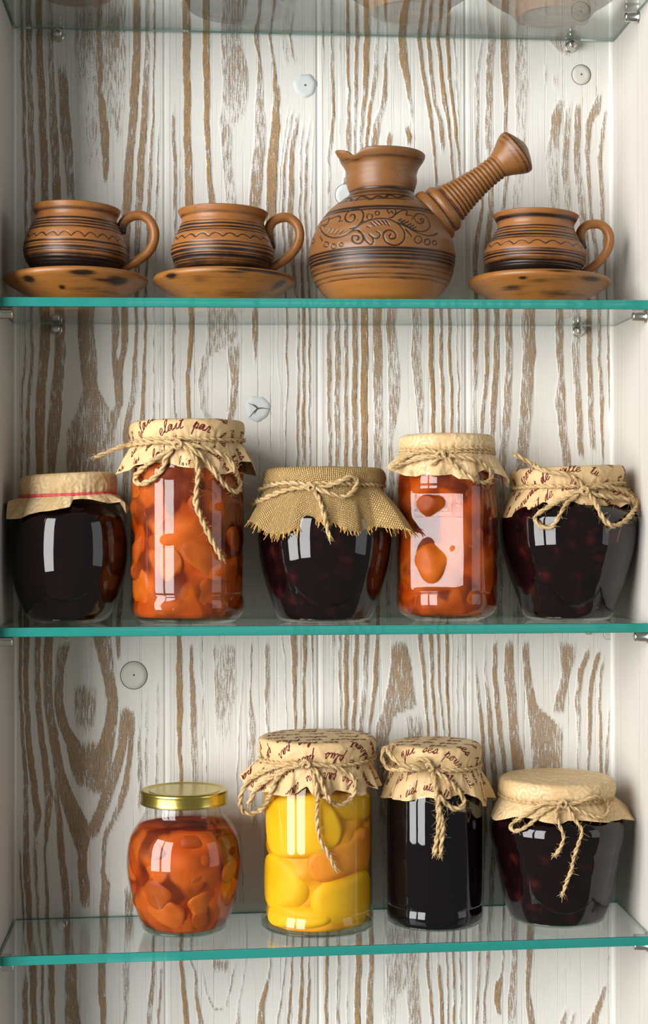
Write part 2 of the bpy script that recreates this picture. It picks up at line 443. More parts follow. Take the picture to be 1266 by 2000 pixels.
# brown brushed streaks of the back boards: (row, left, right, strength) in the frame's columns/rows at the wall's depth
_B = """
0,38,45,.7;60,39,46,.7;160,42,50,.75;260,44,52,.75;360,48,55,.65;480,47,54,.6;600,48,53,.4;690,48,53,.5;760,40,47,.7;843,40,47,.65;940,39,46,.65;1080,38,45,.7;1246,37,44,.95;1370,37,44,.9;1464,43,51,.8;1560,47,57,.8;1655,45,57,.9;1700,46,60,1;1784,51,62,1;1890,57,72,1;2000,62,73,1
0,49,62,.7;60,50,63,.75;160,52,65,.75;260,55,68,.7;360,60,70,.75;480,60,69,.65;600,58,65,.55;690,60,68,.75;760,54,62,.75;843,50,59,.75;940,52,60,.75;1080,48,58,.8;1246,46,58,1;1370,46,57,.95;1496,55,68,.95;1590,68,82,.95;1640,63,73,.7;1784,71,77,.9;1890,80,86,.9;2000,81,87,.9
1640,36,40,.6;1784,43,48,.9;1890,50,53,.6;1930,44,55,.9;2000,45,56,1
0,69,82,.9;60,70,83,.95;160,73,88,.95;260,77,93,.9;360,81,96,.85;480,82,97,.8;600,76,91,.7;640,80,101,.9;740,73,92,.95;843,68,87,1;940,73,86,.9;1080,69,82,.8;1246,68,80,.85;1370,68,80,.8;1496,82,96,.8;1560,88,107,.75;1655,85,90,.9;1700,87,92,.95;1784,88,97,.8;1890,93,106,.95;1950,95,108,.9;2000,99,108,.8
0,91,104,.55;60,92,105,.5;160,96,108,.55;220,97,112,.7;260,98,115,.9;330,101,116,.9;360,103,120,.8;440,104,122,.7;580,104,122,.8;640,109,129,.98;720,105,127,.9;843,92,118,.9;920,92,108,.75;1080,87,104,.8;1246,87,104,.95;1370,85,103,.9;1430,95,114,.9;1496,104,123,.9;1560,118,148,.8;1606,130,171,.85;1640,142,177,.8;1668,152,170,.8;1700,152,170,.9;1728,153,175,.95;1773,159,175,.9;1783,162,174,0
90,112,128,.0;120,112,128,.3;150,114,132,.75;260,119,141,.75;300,122,143,.6;360,131,146,.7;400,134,150,.5;430,134,150,0
0,146,246,.55;60,146,246,.58;110,147,246,.5;160,149,245,.42;210,153,235,.35;260,156,212,.38;320,156,215,.3;370,158,210,.1
0,186,198,.9;60,188,200,.95;130,190,201,.9;180,190,200,.9;210,193,208,1;260,194,212,1;300,199,213,1;345,202,212,.8;375,203,209,0
60,208,246,.35;120,225,246,.4;200,222,246,.35;260,222,236,.5;300,228,234,0
0,260,275,.95;60,260,275,.97;160,256,273,.97;260,249,265,.97;360,240,258,.95;480,234,254,.9;560,236,250,.85;600,236,249,.85;660,236,250,.95;690,236,248,.7;720,226,240,.8;790,223,239,.8;830,208,228,.7;880,200,222,.6;940,206,226,.4;1080,200,226,.6;1246,183,218,.85;1306,196,221,.85;1370,210,232,.95;1417,204,227,1;1458,190,221,1;1496,177,218,.95;1534,168,208,.8;1560,172,196,.6
0,283,292,.65;60,283,292,.65;160,279,293,.65;260,273,287,.97;360,265,280,.9;480,262,274,.8;600,264,272,.85;690,261,269,.9;760,254,269,.5;843,240,253,.85;940,238,252,.7;1080,232,246,.7;1246,226,235,.85;1285,227,235,.8;1300,228,234,0
0,299,304,.85;60,299,304,.9;160,299,302,.9;260,294,301,.85;360,288,296,.85;480,285,291,.8;600,281,287,.9;690,280,286,.97;760,275,283,.95;843,273,284,.85;940,272,280,.7
220,310,313,0;260,309,312,.55;360,304,309,.65;480,302,306,.5;600,300,303,.6;700,298,302,.55;820,297,303,.5;940,296,300,.5
500,312,315,.3;600,312,315,.5;820,310,313,.5;940,309,312,.4
600,152,183,.85;660,152,184,.8;700,156,190,.75;760,162,192,.75;800,150,215,.55;843,130,225,.6;930,130,222,.6;1000,128,215,.6;1080,126,200,.5;1150,122,190,.5;1246,117,185,.4;1262,117,190,0
600,217,239,.75;690,217,228,.75;750,222,239,.8;790,222,239,.75;830,205,226,.6
1246,117,145,.75;1306,109,126,.8;1370,104,123,.95;1417,115,136,.95;1458,130,161,1;1496,136,185,.95;1534,152,180,.7;1550,158,175,0
1440,150,205,.55;1458,150,205,.9;1496,150,200,.95;1524,155,195,.8;1540,160,185,0
1325,148,186,0;1335,146,188,.5;1376,145,189,.62;1420,150,186,.5;1440,155,178,.25;1455,158,170,0
1370,235,254,.3;1395,233,254,.85;1417,232,253,.95;1464,227,246,.95;1496,218,240,.95;1560,194,218,.85;1600,177,202,.9;1630,165,192,.8;1650,160,180,.6
1378,250,264,.0;1390,250,263,.8;1448,250,261,.95;1496,246,257,.9;1543,235,250,.8;1600,215,232,.5;1622,202,215,.85;1640,201,210,.85;1700,195,204,.75;1728,197,215,.8;1784,195,212,.95;1870,192,208,.9;1950,192,206,.95;2000,197,208,.9
1380,262,270,0;1440,268,275,.5;1500,268,278,.65;1560,268,277,.5;1600,266,272,.3
1440,107,116,.6;1500,107,118,.7;1560,107,118,.8;1650,112,126,.9;1700,117,131,.97;1784,124,138,.97;1840,126,140,.9;1890,128,150,.95;1950,128,152,1;2000,126,158,.9
1700,240,262,.0;1760,243,262,.7;1840,242,256,.6;1890,239,254,.45;2000,240,248,.5
1350,283,290,.4;1440,282,288,.5;1700,283,288,.3
1320,304,311,.35;1420,304,310,.4;1880,296,303,.75;1900,295,303,.8;1940,290,300,.7;2000,286,297,.6
1880,311,317,.8;1920,311,316,.8;1960,308,315,.6;2000,306,312,.7
190,335,341,0;230,335,342,.6;290,336,344,.8;330,338,345,.7;380,338,346,.65;480,337,346,.5;600,336,344,.5;660,336,343,.7;730,335,339,.9;810,340,345,.6;940,338,343,.4
260,349,351,.4;380,352,354,.4
0,355,371,.9;60,355,372,.95;160,358,372,.95;260,359,373,.92;330,360,375,.95;398,362,378,.95;480,366,382,.9;600,369,382,.92;660,369,379,.95;730,362,370,1;800,365,373,1;940,362,374,.8;1080,352,364,.8;1246,344,353,.85;1296,345,357,.9;1380,344,357,1;1467,347,355,.97;1524,350,357,.9;1640,350,358,.8;1800,350,359,.9;1883,349,357,1;1960,357,367,1;2000,360,370,1
0,395,410,.95;60,395,410,1;120,396,410,1;160,397,410,1;250,399,410,1;330,403,412,.98;395,407,421,.9;430,410,424,.7;480,408,420,.4;600,400,418,.3
0,429,474,.45;60,430,472,.45;100,432,476,.5;140,434,485,.6;190,434,485,.55;225,430,478,.4;250,429,453,.5;310,433,452,.55;380,440,461,.42;480,440,462,.4;590,420,462,.45
590,394,470,.5;630,405,466,.55;660,404,464,.5;680,400,440,.45;700,392,408,.55;750,386,398,.6;800,392,404,.5;815,398,416,.45;940,400,420,.4
660,440,466,.6;700,444,467,.7;750,452,467,.75;800,446,460,.75;830,441,452,.7;940,440,452,.5
0,494,506,.7;60,493,507,.75;110,503,508,.8;160,501,515,.55;250,496,519,.6;300,494,518,.6;395,485,509,.7;480,484,507,.7;600,491,504,.8;660,492,504,.8;700,496,501,.6;725,497,500,0
0,521,527,.8;60,523,528,.85;130,532,538,.85;195,534,546,.9;250,528,546,.95;300,523,544,.95;395,519,539,.85;480,519,538,.75;600,522,535,.4;640,522,530,0
0,563,567,.7;60,563,567,.75;100,568,572,.8;130,573,578,.4;140,574,578,0
60,545,552,.3;110,552,570,.35;130,556,600,.4;138,560,606,0
150,540,548,.0;170,541,548,.5;195,540,548,.6;230,538,546,.3
200,566,569,0;215,562,565,.5;248,556,559,.5;330,547,550,.5;410,543,545,.5;600,540,543,.5;680,540,542,.4;760,546,548,.4;900,545,548,.3
205,571,577,0;225,566,573,.5;275,559,565,.6;330,552,558,.65;410,549,555,.65;600,557,562,.8;700,558,562,.8;740,561,564,.8;790,557,560,.8;940,556,559,.7;1246,549,552,.6;1297,555,558,.6;1410,559,561,.6;1600,560,562,.5;1870,558,562,.6;1920,551,555,.65;2000,540,545,.65
212,582,588,0;225,577,585,.6;250,572,582,.75;300,565,575,.75;410,561,573,.75;480,562,573,.7;600,580,586,.7;730,580,585,.7;900,578,584,.7;1080,572,582,.8;1246,567,580,.9;1325,571,580,.9;1420,574,579,.8;1600,574,580,.8;1860,571,574,.8;1940,564,570,.9;2000,560,566,.8
230,592,596,0;250,590,594,.5;300,585,590,.55;410,583,588,.6;600,589,597,.85;740,590,596,.85;860,589,597,.8;1080,589,598,.8;1246,590,600,.97;1325,591,597,.97;1420,591,596,.95;1600,590,596,.9;1880,588,592,.95;1940,584,592,1;2000,582,590,1
215,607,611,0;265,599,604,.6;330,594,600,.75;410,593,599,.75;600,603,608,.85;740,602,606,.85;1080,604,609,.8;1246,606,611,.9;1310,610,612,.9;1420,611,613,.6;1600,606,610,.5;1880,602,605,.8;1940,599,606,.9;2000,597,604,.8
235,613,615,.4;330,608,610,.6;410,606,608,.6;560,606,608,.4
1246,369,375,.65;1325,370,380,.7;1410,371,385,.65;1524,374,387,.5;1640,372,380,.4;1880,370,376,.6;1900,378,384,.85;1960,382,390,.85;2000,387,398,.65
1246,386,389,.4;1350,393,396,.5;1467,400,404,.5;1600,402,405,.4;1885,391,394,.5;1940,402,406,.55;1968,414,421,.6;1972,414,443,.5;1976,418,440,0
1965,440,444,.5;1930,448,453,.6;1885,457,461,.6;1870,458,461,.3
1246,416,462,.5;1355,418,460,.45;1396,419,452,.42;1460,424,450,.2;1480,428,440,0
1860,414,447,.5;1885,414,447,.55;1902,420,446,.4;1912,424,444,0
1246,475,478,.4;1380,469,472,.5;1440,464,468,.6;1524,461,465,.6;1640,468,472,.5;1860,480,484,.4;1920,473,477,.5;1960,463,468,.55;2000,459,469,.6
1246,490,494,.7;1354,487,490,.7;1410,486,500,.45;1496,483,498,.45;1640,490,504,.4
1246,517,526,.65;1354,517,527,.65;1422,519,526,.6;1600,520,528,.6;1840,528,533,.6;1890,526,531,.7;1920,520,526,.8;1958,505,517,.9;2000,501,517,.9
0,628,631,.6;75,629,632,.75;145,632,634,.4;160,632,635,.3
0,643,650,.5;75,644,651,.55;130,645,653,.6;175,647,653,.85;230,648,654,.85;275,643,651,.6;310,638,645,.5;480,640,648,.5;600,638,648,.7;730,638,647,.7;860,640,648,.6;1246,647,654,.5;1290,647,653,.3
60,661,668,.28;300,662,668,.28
0,675,682,.8;60,675,683,.85;145,677,683,.85;230,678,684,.85;258,676,688,.7;310,675,683,.7;480,655,666,.7;600,654,665,.75;810,653,664,.75;1246,660,666,.7;1420,663,668,.6;1880,635,641,.95;2000,634,641,.95
0,694,702,.8;60,694,702,.85;175,691,698,.85;230,691,698,.7;290,690,695,.7;600,672,680,.75;810,672,680,.75;1246,671,681,1;1420,672,680,1;1880,657,665,.55;2000,656,664,.6
0,711,724,.95;60,711,724,.97;130,710,721,.97;188,707,717,.8;258,702,710,.6;300,700,708,.5;600,688,699,.85;810,687,698,.85;1246,692,701,.85;1354,689,698,.85;1410,687,695,.85;1880,676,683,.35;2000,676,683,.35
0,735,741,.5;60,735,741,.6;145,728,739,.45;200,721,728,.85;230,718,725,1;287,712,718,.9;320,708,714,.8;600,705,720,.97;810,704,718,.95;1246,712,722,.75;1325,708,719,.5;1410,701,711,.6;1880,694,706,.95;2000,692,704,.95
60,755,758,.5;100,753,758,.6;130,749,755,.85;188,746,756,.85;215,740,752,.6;240,730,744,.65;275,724,739,.95;300,722,736,.9;600,727,743,.85;730,729,748,.65;860,730,748,.6;1246,734,741,.75;1325,728,739,.85;1410,721,727,.8;1440,718,724,.6;1880,720,730,.85;2000,714,728,.85
0,778,793,1;60,778,793,1;118,779,796,1;160,790,802,.75;202,799,806,.65;235,803,810,.4;260,806,812,0
80,760,772,.3;165,760,772,.3
250,757,764,0;262,756,766,.9;290,752,764,.95;300,752,762,.8
238,788,796,0;245,787,797,.9;262,792,803,1;290,794,802,.9
0,812,821,.8;60,813,822,.85;130,820,828,.85;202,833,842,1;258,840,847,.85;310,848,853,.8;480,850,858,.7;600,751,768,.0
600,751,768,.75;672,755,775,.65;734,758,783,.55;795,758,779,.55;860,758,767,.5;940,758,770,.5
0,831,838,.8;60,832,839,.85;130,836,845,.8;200,846,853,.65;245,856,866,.7;276,860,869,.9;305,862,868,.5
600,808,824,.65;690,802,822,.55;744,808,825,.55;795,812,828,.55;850,818,827,.5;940,820,828,.4
0,849,856,.9;60,850,857,.95;130,857,864,.95;202,864,874,1;230,870,877,1;287,879,884,.9;400,884,890,.8;600,836,846,.0
600,836,846,.97;712,837,847,.97;754,840,849,.97;836,843,851,.9;940,842,850,.8;1246,816,825,.95;1325,825,832,.95;1410,832,837,.9;1600,838,844,.8;1880,831,838,.8;1935,836,843,.85;2000,842,848,.8
0,868,876,1;60,869,877,1;130,873,880,1;202,881,887,.95;258,887,894,1;300,894,899,.9;400,898,902,.7
600,858,864,.95;690,858,865,.97;754,860,867,.97;836,863,870,.9;940,862,868,.8;1246,837,846,.95;1325,840,847,.95;1410,847,853,.95;1600,852,858,.8;1880,854,858,.4;1895,854,862,.85;1955,858,866,.9;2000,860,868,.9
60,883,887,.6;130,889,892,.6;202,892,895,.6;300,898,900,.4
60,896,898,.4;200,900,902,.3
600,874,881,1;690,875,881,1;795,880,886,.95;860,880,886,.9;940,880,886,.8;1246,853,859,.85;1311,854,859,.85;1348,857,862,.75;1425,864,868,.85;1600,866,871,.7;1880,871,876,.75;2000,874,878,.8
600,890,893,.55;700,891,894,.55;754,894,897,.8;860,894,898,.8;1246,869,876,.95;1325,870,876,.95;1425,874,879,.9;1600,876,881,.8;1880,883,889,.85;2000,885,890,.9
600,899,901,.45;860,901,903,.45;1246,882,884,.5;1420,883,885,.5;1246,882,884,.5
1246,892,895,.6;1420,892,895,.6;1600,893,896,.5;1880,897,902,.65;2000,898,903,.6
1246,904,907,.55;1420,905,908,.55
1246,765,793,.85;1297,763,802,.78;1354,753,810,.7;1380,748,815,.62;1400,740,768,.65;1420,735,765,.75;1440,733,758,.85;1600,740,770,.5;1865,752,812,.4;1920,755,810,.45;1950,750,773,.4;2000,748,772,.4
1385,790,815,.3;1400,792,822,.55;1430,796,826,.6;1600,795,825,.5;1920,790,818,.5;2000,798,823,.5
70,938,944,.35;160,929,936,.55;320,929,936,.55;400,941,947,.8;480,924,935,.85;600,926,935,.75;662,924,935,.75;734,923,933,.6;795,923,928,.55;940,924,930,.5
70,952,968,.6;160,949,963,.7;250,947,961,.6;320,950,962,.6;400,954,967,.7;480,945,958,.75;600,948,957,.8;690,947,956,.8;754,945,953,.8;830,937,945,.75;940,934,944,.7
70,975,996,.65;160,980,994,.7;210,984,991,.85;260,984,992,.8;350,986,994,.75;480,968,978,.8;600,965,977,.8;690,964,976,.75;780,959,972,.75;840,957,966,.7;940,950,962,.6
70,1007,1031,.45;175,1005,1031,.4;250,1007,1028,.4;400,1000,1020,.35;480,988,1002,.7;600,987,1001,.8;690,987,1001,.75;785,984,1000,.7;855,977,994,.6;940,970,988,.6
480,1020,1050,.5;600,1017,1045,.7;690,1020,1046,.65;760,1018,1042,.65;830,1012,1037,.6;892,1008,1033,.6;940,1005,1030,.5
120,1062,1068,0;130,1062,1068,.55;162,1063,1068,.5;172,1063,1067,0
135,1079,1090,0;145,1079,1091,.45;172,1080,1090,.4;182,1082,1088,0
76,1070,1116,.5;95,1085,1116,.5;112,1100,1118,.35;125,1105,1115,0
180,1095,1106,0;195,1091,1105,.55;230,1076,1098,.7;265,1074,1092,.65;300,1064,1092,.4;400,1074,1092,.5;480,1080,1097,.6;600,1084,1100,.75;690,1085,1100,.75;735,1092,1103,.75;785,1082,1105,.6;830,1090,1107,.6;892,1098,1115,.7;940,1098,1116,.6
185,1110,1120,0;200,1108,1119,.45;247,1100,1114,.55;320,1096,1112,.6;400,1102,1116,.65;480,1110,1124,.65;600,1116,1129,.65;690,1116,1134,.55;760,1121,1134,.6;830,1127,1140,.7;905,1128,1140,.7
190,1126,1138,0;205,1123,1137,.55;247,1120,1134,.7;320,1120,1134,.65;400,1128,1144,.65;480,1138,1152,.7;600,1144,1155,.8;710,1146,1157,.8;785,1147,1159,.75;830,1149,1162,.75;892,1151,1165,.65
170,1172,1179,0;185,1168,1177,.55;218,1151,1172,.7;247,1142,1155,.6;320,1143,1153,.6;400,1148,1156,.65;480,1158,1168,.65;600,1166,1174,.7;710,1168,1175,.7;785,1171,1180,.75;880,1174,1179,.8;940,1174,1179,.6
200,1182,1187,0;212,1180,1186,.65;264,1172,1181,.7;320,1167,1176,.8;400,1172,1181,.75;600,1185,1188,.85;710,1186,1193,.75;785,1188,1193,.65;835,1193,1199,.6;900,1194,1198,.4
1285,926,930,.3;1295,927,932,.5;1376,932,939,.85;1431,939,947,.85;1513,942,950,.9;1600,945,953,.8;1880,933,939,.75;1950,929,936,.75;2000,928,935,.7
1246,946,949,.3;1308,945,951,.5;1390,950,960,.8;1459,955,966,.95;1513,960,972,.95;1600,962,974,.8;1880,948,957,.55;1955,944,948,.9;2000,943,951,.6
1246,962,971,.9;1322,962,972,.85;1376,965,976,.85;1431,972,983,.8;1500,981,990,.8;1600,984,994,.8;1880,980,984,.7;1908,976,982,.8;1922,966,981,1;1958,966,978,1;1985,972,980,.8
1246,987,1003,.75;1322,984,1005,.75;1376,990,1010,.7;1431,995,1014,.7;1480,998,1022,.95;1510,1002,1026,.9;1600,1002,1024,.8;1880,998,1010,.55;1955,992,1010,.65;2000,990,1008,.6
1246,1020,1033,.75;1322,1022,1037,.75;1376,1029,1048,.75;1420,1035,1098,.62;1486,1037,1099,.68;1560,1040,1098,.6;1700,1035,1060,.6;1870,1027,1039,.85;1935,1027,1035,.85;1975,1028,1042,.75;2000,1031,1044,.7
1246,1089,1128,.7;1290,1095,1122,.65;1322,1095,1112,.65;1376,1082,1104,.7;1404,1078,1100,.65
1258,1150,1154,0;1264,1147,1153,.7;1280,1139,1152,.7;1308,1128,1141,.85;1362,1123,1135,.75;1431,1126,1134,.6;1500,1126,1134,.5;1600,1124,1132,.5
1262,1168,1175,0;1275,1165,1174,.85;1295,1157,1168,.9;1335,1150,1161,.7;1400,1147,1156,.7;1440,1147,1156,.65;1500,1147,1153,.6;1700,1148,1154,.5
1276,1178,1182,0;1290,1175,1181,.6;1308,1171,1178,.85;1376,1169,1174,.9;1445,1170,1177,.8;1500,1171,1178,.7;1700,1170,1176,.5;1920,1178,1182,.0;1928,1176,1184,.6;1955,1168,1180,.75;1985,1153,1170,.75;2000,1143,1168,.7
1370,1188,1192,.55;1500,1181,1189,.6;1600,1186,1190,.5
1860,1064,1112,.35;1890,1066,1116,.3;1900,1080,1110,0
1962,1104,1110,0;1972,1101,1110,.6;2000,1093,1106,.7
1965,1118,1123,0;1978,1117,1125,.6;2000,1114,1122,.6
"""
def read_bands():
    out = []
    for line in _B.strip().split('\n'):
        k = np.array([[float(v) for v in s.split(',')] for s in line.split(';')])
        k = k[np.argsort(k[:, 0], kind='stable')]
        if k[-1, 0] == 940: k = np.vstack([k, [1235, k[-1, 1]-6, k[-1, 2]-6, k[-1, 3]*.9]])
        out.append(k)
    return out
GROOVES = [322.5, 621.5, 911.5]

def build_back():
    nx, nz = 1000, 360
    xs = np.linspace(XL-.004, XR+.004, nx); zs = np.linspace(-0.52, 0.52, nz)
    X, Z = np.meshgrid(xs, zs)
    V = np.stack([X, np.full_like(X, YW), Z], -1)
    q = V-CAM
    d = q @ CF
    px = 633+FPX*(q @ CR)/d; py = 1000-FPX*(q @ CU)/d
    pyc = np.clip(py, 0, 2000)
    rng = np.random.RandomState(4)
    # slow wobble of the streak edges
    wob = sum(a*np.sin(py/w*6.28+ph+px*c) for a, w, ph, c in ((.9, 131, .3, .021), (.5, 57, 2.1, -.034), (.35, 23, 4., .05)))
    A = np.zeros_like(px); G = np.zeros_like(px)
    for k in read_bands():
        m = (pyc >= k[0, 0]) & (pyc <= k[-1, 0])
        y = pyc[m]
        l = np.interp(y, k[:, 0], k[:, 1]); r = np.interp(y, k[:, 0], k[:, 2]); s = np.interp(y, k[:, 0], k[:, 3])
        dd = np.minimum(px[m]+wob[m]*.8-l, r-px[m]-wob[m]*.8)
        ends = np.clip((y-k[0, 0]+(4 if k[0, 0] > 80 else 90))/26, 0, 1)*np.clip((k[-1, 0]-y+(4 if k[-1, 0] < 1940 else 90))/26, 0, 1)
        v = s*np.clip((dd+1.5)/3.4, 0, 1)*ends
        # a line narrower than the sampling keeps its weight
        A[m] = np.maximum(A[m], v)
        G[m] = np.maximum(G[m], np.where(dd > -4, np.clip((s-.55)*2, 0, 1), 0))
    # the golden tone is in the two middle boards, the outer ones are greyer
    G *= np.clip((px-230)/120, .12, 1)*np.clip((1180-px)/260, .45, 1)*np.where(py > 860, .75, 1)
    Y = np.full_like(X, YW)
    for g in GROOVES:
        gx = P(g, 1000, YW)[0]
        e = np.abs(X-gx)
        Y += np.where(e < .0016, (.0016-e)*.9, 0)
        A = np.where(e < .0022, 0, A)
        # rounded shoulder of the tongue-and-groove joint
        b = np.abs(X-gx-.0034)
        Y -= np.where(b < .0012, (.0012-b)*.35, 0)
    V[..., 1] = Y
    o = mesh('wall_back', V.reshape(-1, 3), grid_faces(nz, nx)[:, ::-1], M_wall, attrs={'grain': A.ravel(), 'golden': G.ravel()})
    tag(o, kind='structure')
    return o
wall_back = build_back()

def box(name, lo, hi, mat, parent=None, bev=0.0, kind=None):
    x0, y0, z0 = lo; x1, y1, z1 = hi
    V = [(x0, y0, z0), (x1, y0, z0), (x1, y1, z0), (x0, y1, z0), (x0, y0, z1), (x1, y0, z1), (x1, y1, z1), (x0, y1, z1)]
    F = [(3, 2, 1, 0), (4, 5, 6, 7), (0, 1, 5, 4), (1, 2, 6, 5), (2, 3, 7, 6), (3, 0, 4, 7)]
    o = mesh(name, V, F, mat, parent, smooth=False)
    if bev:
        m = o.modifiers.new('bevel', 'BEVEL'); m.width = bev; m.segments = 2
    if kind: tag(o, kind=kind)
    return o
WXL, WXR = XL-.0016, XR+.0006
box('wall_left', (WXL-.018, -.012, -.52), (WXL, YW+.02, .52), M_left, kind='structure', bev=.0008)
box('wall_right', (WXR, -.012, -.52), (WXR+.018, YW+.02, .52), M_right, kind='structure', bev=.0008)
# a narrow white bead runs up each inner corner
for i, (x0, x1) in enumerate(((WXL-.0005, WXL+.0022), (WXR-.0030, WXR+.0005))):
    box('trim_%d' % (i+1), (x0, YW-.0026, -.52), (x1, YW+.001, .52), M_trim, kind='structure', bev=.0010)
# dark gaps where the last board stops short of the bead
for (px, ya, yb, w) in ((1197.0, 215, 255, 1.6), (1198.6, 765, 785, 1.3), (24.5, 640, 655, 1.2)):
    a, b = P(px, ya, YW-.0008), P(px, yb, YW-.0008)
    hw = w/2*1.2/FPX
    n = 12
    t = np.linspace(0, 1, n)
    V = []
    for u in t:
        c = a*(1-u)+b*u; q = hw*math.sin(math.pi*u)**.7*1.3+1e-5
        V += [c-np.array([q, 0, 0]), c+np.array([q, 0, 0]), c+np.array([q, .0006, 0]), c+np.array([-q, .0006, 0])]
    o = mesh('joint_gap', np.array(V), grid_faces(n, 4, True), M_gap, wall_back)

# round plugs set into the boards over the screw holes, and knots
M_pl1 = mat_plug(srgb(200, 198, 188), srgb(214, 211, 202)); M_pl2 = mat_plug(srgb(200, 206, 206), srgb(212, 215, 212))
M_ring = mat_plain('plug_seam', srgb(92, 88, 78), .9, spec=.1)
def plug(px, py, r, cracked=False, dot=True, blue=False, seam=1.0):
    c = P(px, py, YW); R = r*1.216/FPX
    a = np.linspace(0, 2*math.pi, 48, endpoint=False)
    rows = [(R*.0, -.0003), (R*.6, -.0003), (R*.97, -.0003), (R*.985, .0010)]
    wv = 1+(.05*np.sin(a*3+px)+.03*np.sin(a*7) if not seam else 0*a)
    V = np.concatenate([np.stack([c[0]+q*wv*np.cos(a), np.full(48, YW+h*(.35 if not seam and h < 0 else 1)), c[2]+q*wv*1.04*np.sin(a)], 1) for q, h in rows])
    o = mesh('wood_plug', V, grid_faces(4, 48, True), M_pl2 if blue else M_pl1, wall_back, smooth=False)
    if seam:
        rows = [(R*1.0, -.0001), (R*(1.0+.055*seam), -.0003), (R*(1.0+.07*seam), .0006)]
        V = np.concatenate([np.stack([c[0]+q*np.cos(a), np.full(48, YW+h), c[2]+q*1.04*np.sin(a)], 1) for q, h in rows])
        mesh('seam', V, grid_faces(3, 48, True), M_ring, o)
    if dot:
        b = Buf()
        p = np.array([c+(-.0012*.6, -.0005, .0002), c+(0, -.0005, 0), c+(.0003, -.0005, .0009)])
        tube(b, p, [.0003, .0007, .0003], 6)
        mesh('pith', b.get()[0], clean(b.get()[1]), M_ring, o)
    if cracked:
        b = Buf()
        for ang, ln in ((0.02, 1.0), (2.3, .55), (3.9, .95), (2.55, .9), (4.1, .5)):
            t = np.linspace(0, 1, 7)[:, None]
            q = np.array([math.cos(ang), 0, math.sin(ang)])
            pth = c+(0, -.00045, 0)+q*t*R*ln+np.array([0, 0, 1])*np.sin(t*5)*R*.04
            tube(b, pth, np.linspace(.0005, .00008, 7), 5)
        mesh('crack', b.get()[0], clean(b.get()[1]), M_ring, o)
plug(1135.5, 146, 18.5); plug(1134, 18, 18); plug(261.5, 1319, 25)
plug(503.5, 798, 25, cracked=True, dot=False, blue=True, seam=0)
plug(596, 167, 23, blue=True, seam=0); plug(676, 381, 21, dot=False, blue=True, seam=.7)
plug(1189, 1238, 11, dot=False, seam=.5)

# ------------------------------------------------------------------ glass shelves and their pins
SHELF_TXT = ['greenish glass shelf at the very top with only saucer undersides seen on it',
             'green-edged glass shelf carrying the brown clay cups and coffee pot',
             'green-edged glass shelf carrying the row of five tied jam jars',
             'lowest green-edged glass shelf carrying the gold-lidded jar and three tied jars']
shelves = []
for i in range(4):
    V = []
    for zz in (-TH, 0):
        for x, y in ((XL, 0), (XR, 0), (XR, DEP), (XL, DEP)):
            V.append((x, y, shelf_z(i, x, y)+zz))
    F = [(3, 2, 1, 0), (4, 5, 6, 7), (0, 1, 5, 4), (1, 2, 6, 5), (2, 3, 7, 6), (3, 0, 4, 7)]
    o = mesh('glass_shelf', V, F, M_glass, smooth=False, origin=V[0])
    m = o.modifiers.new('bevel', 'BEVEL'); m.width = .0006; m.segments = 2
    o.data.materials.append(M_rim)
    for k, p in enumerate(o.data.polygons): p.material_index = 1 if k >= 2 else 0
    shelves.append(tag(o, SHELF_TXT[i], 'shelf'))

def make_pin():
    """stud standing out of the wall (along -Y), top of the shank at z=0"""
    prof = [(0.0046, 0), (0.0046, .0012), (0.0040, .0016), (.0034, .0022), (.0034, .0095), (.0031, .0104), (.0022, .0108), (0, .0109)]
    V = lathe_pts(prof, 24).reshape(-1, 3)
    W = np.stack([V[:, 0], -V[:, 2], V[:, 1]-.0034], 1)
    e = empty('shelf_pin', (0, 0, 0), 'pin', 'shelf pin')
    sh = mesh('shank', W[24*2:], grid_faces(len(prof)-2, 24, True), M_metal, e)
    fl = mesh('flange', W[:24*3], grid_faces(3, 24, True), M_metal, e)
    return e
pin0 = make_pin()
def copy_tree(o, parent=None):
    c = o.copy(); scene.collection.objects.link(c)
    if parent is not None: c.parent = parent
    for ch in list(o.children): copy_tree(ch, c)
    return c
WHERE = ['under the top shelf', 'under the cups', 'under the five jam jars', 'under the lowest shelf']
first = True
for i in range(4):
    cols = {0: (115, 1117), 1: (111, 1130), 2: (130, 1150), 3: (120, 1150)}[i]
    for side in range(4):
        if side < 2:
            x = P(cols[side], 1000, YW)[0]; y = YW; rot = 0.0
            lab = 'small nickel pin on the back boards, %s end, %s' % (('left', 'right')[side], WHERE[i])
        else:
            y = {0: .030, 1: .012, 2: .010, 3: .014}[i]
            if side == 2: x, rot = WXL, math.pi/2
            else: x, rot = WXR, -math.pi/2
            if i == 0 and side == 2: continue
            lab = 'small nickel pin on the %s side panel, %s' % (('left', 'right')[side-2], WHERE[i])
        p = pin0 if first else copy_tree(pin0)
        first = False
        p.location = (x, y, min(shelf_z(i, x, y), shelf_z(i, x, y-.01))-TH-.0003)
        p.rotation_euler = (0, 0, rot)
        tag(p, lab, 'shelf pin', 'nickel pins under the glass shelves')
# ------------------------------------------------------------------ clay ware
M_clay = mat_clay('terracotta_smoked', srgb(166, 107, 50), srgb(124, 76, 35), srgb(30, 17, 12))
M_clay_pot = mat_clay('terracotta_pot', srgb(144, 96, 50), srgb(106, 68, 35), srgb(34, 21, 16))
M_sauc = mat_clay('terracotta_saucer', srgb(164, 109, 48), srgb(128, 78, 34), srgb(34, 18, 11))

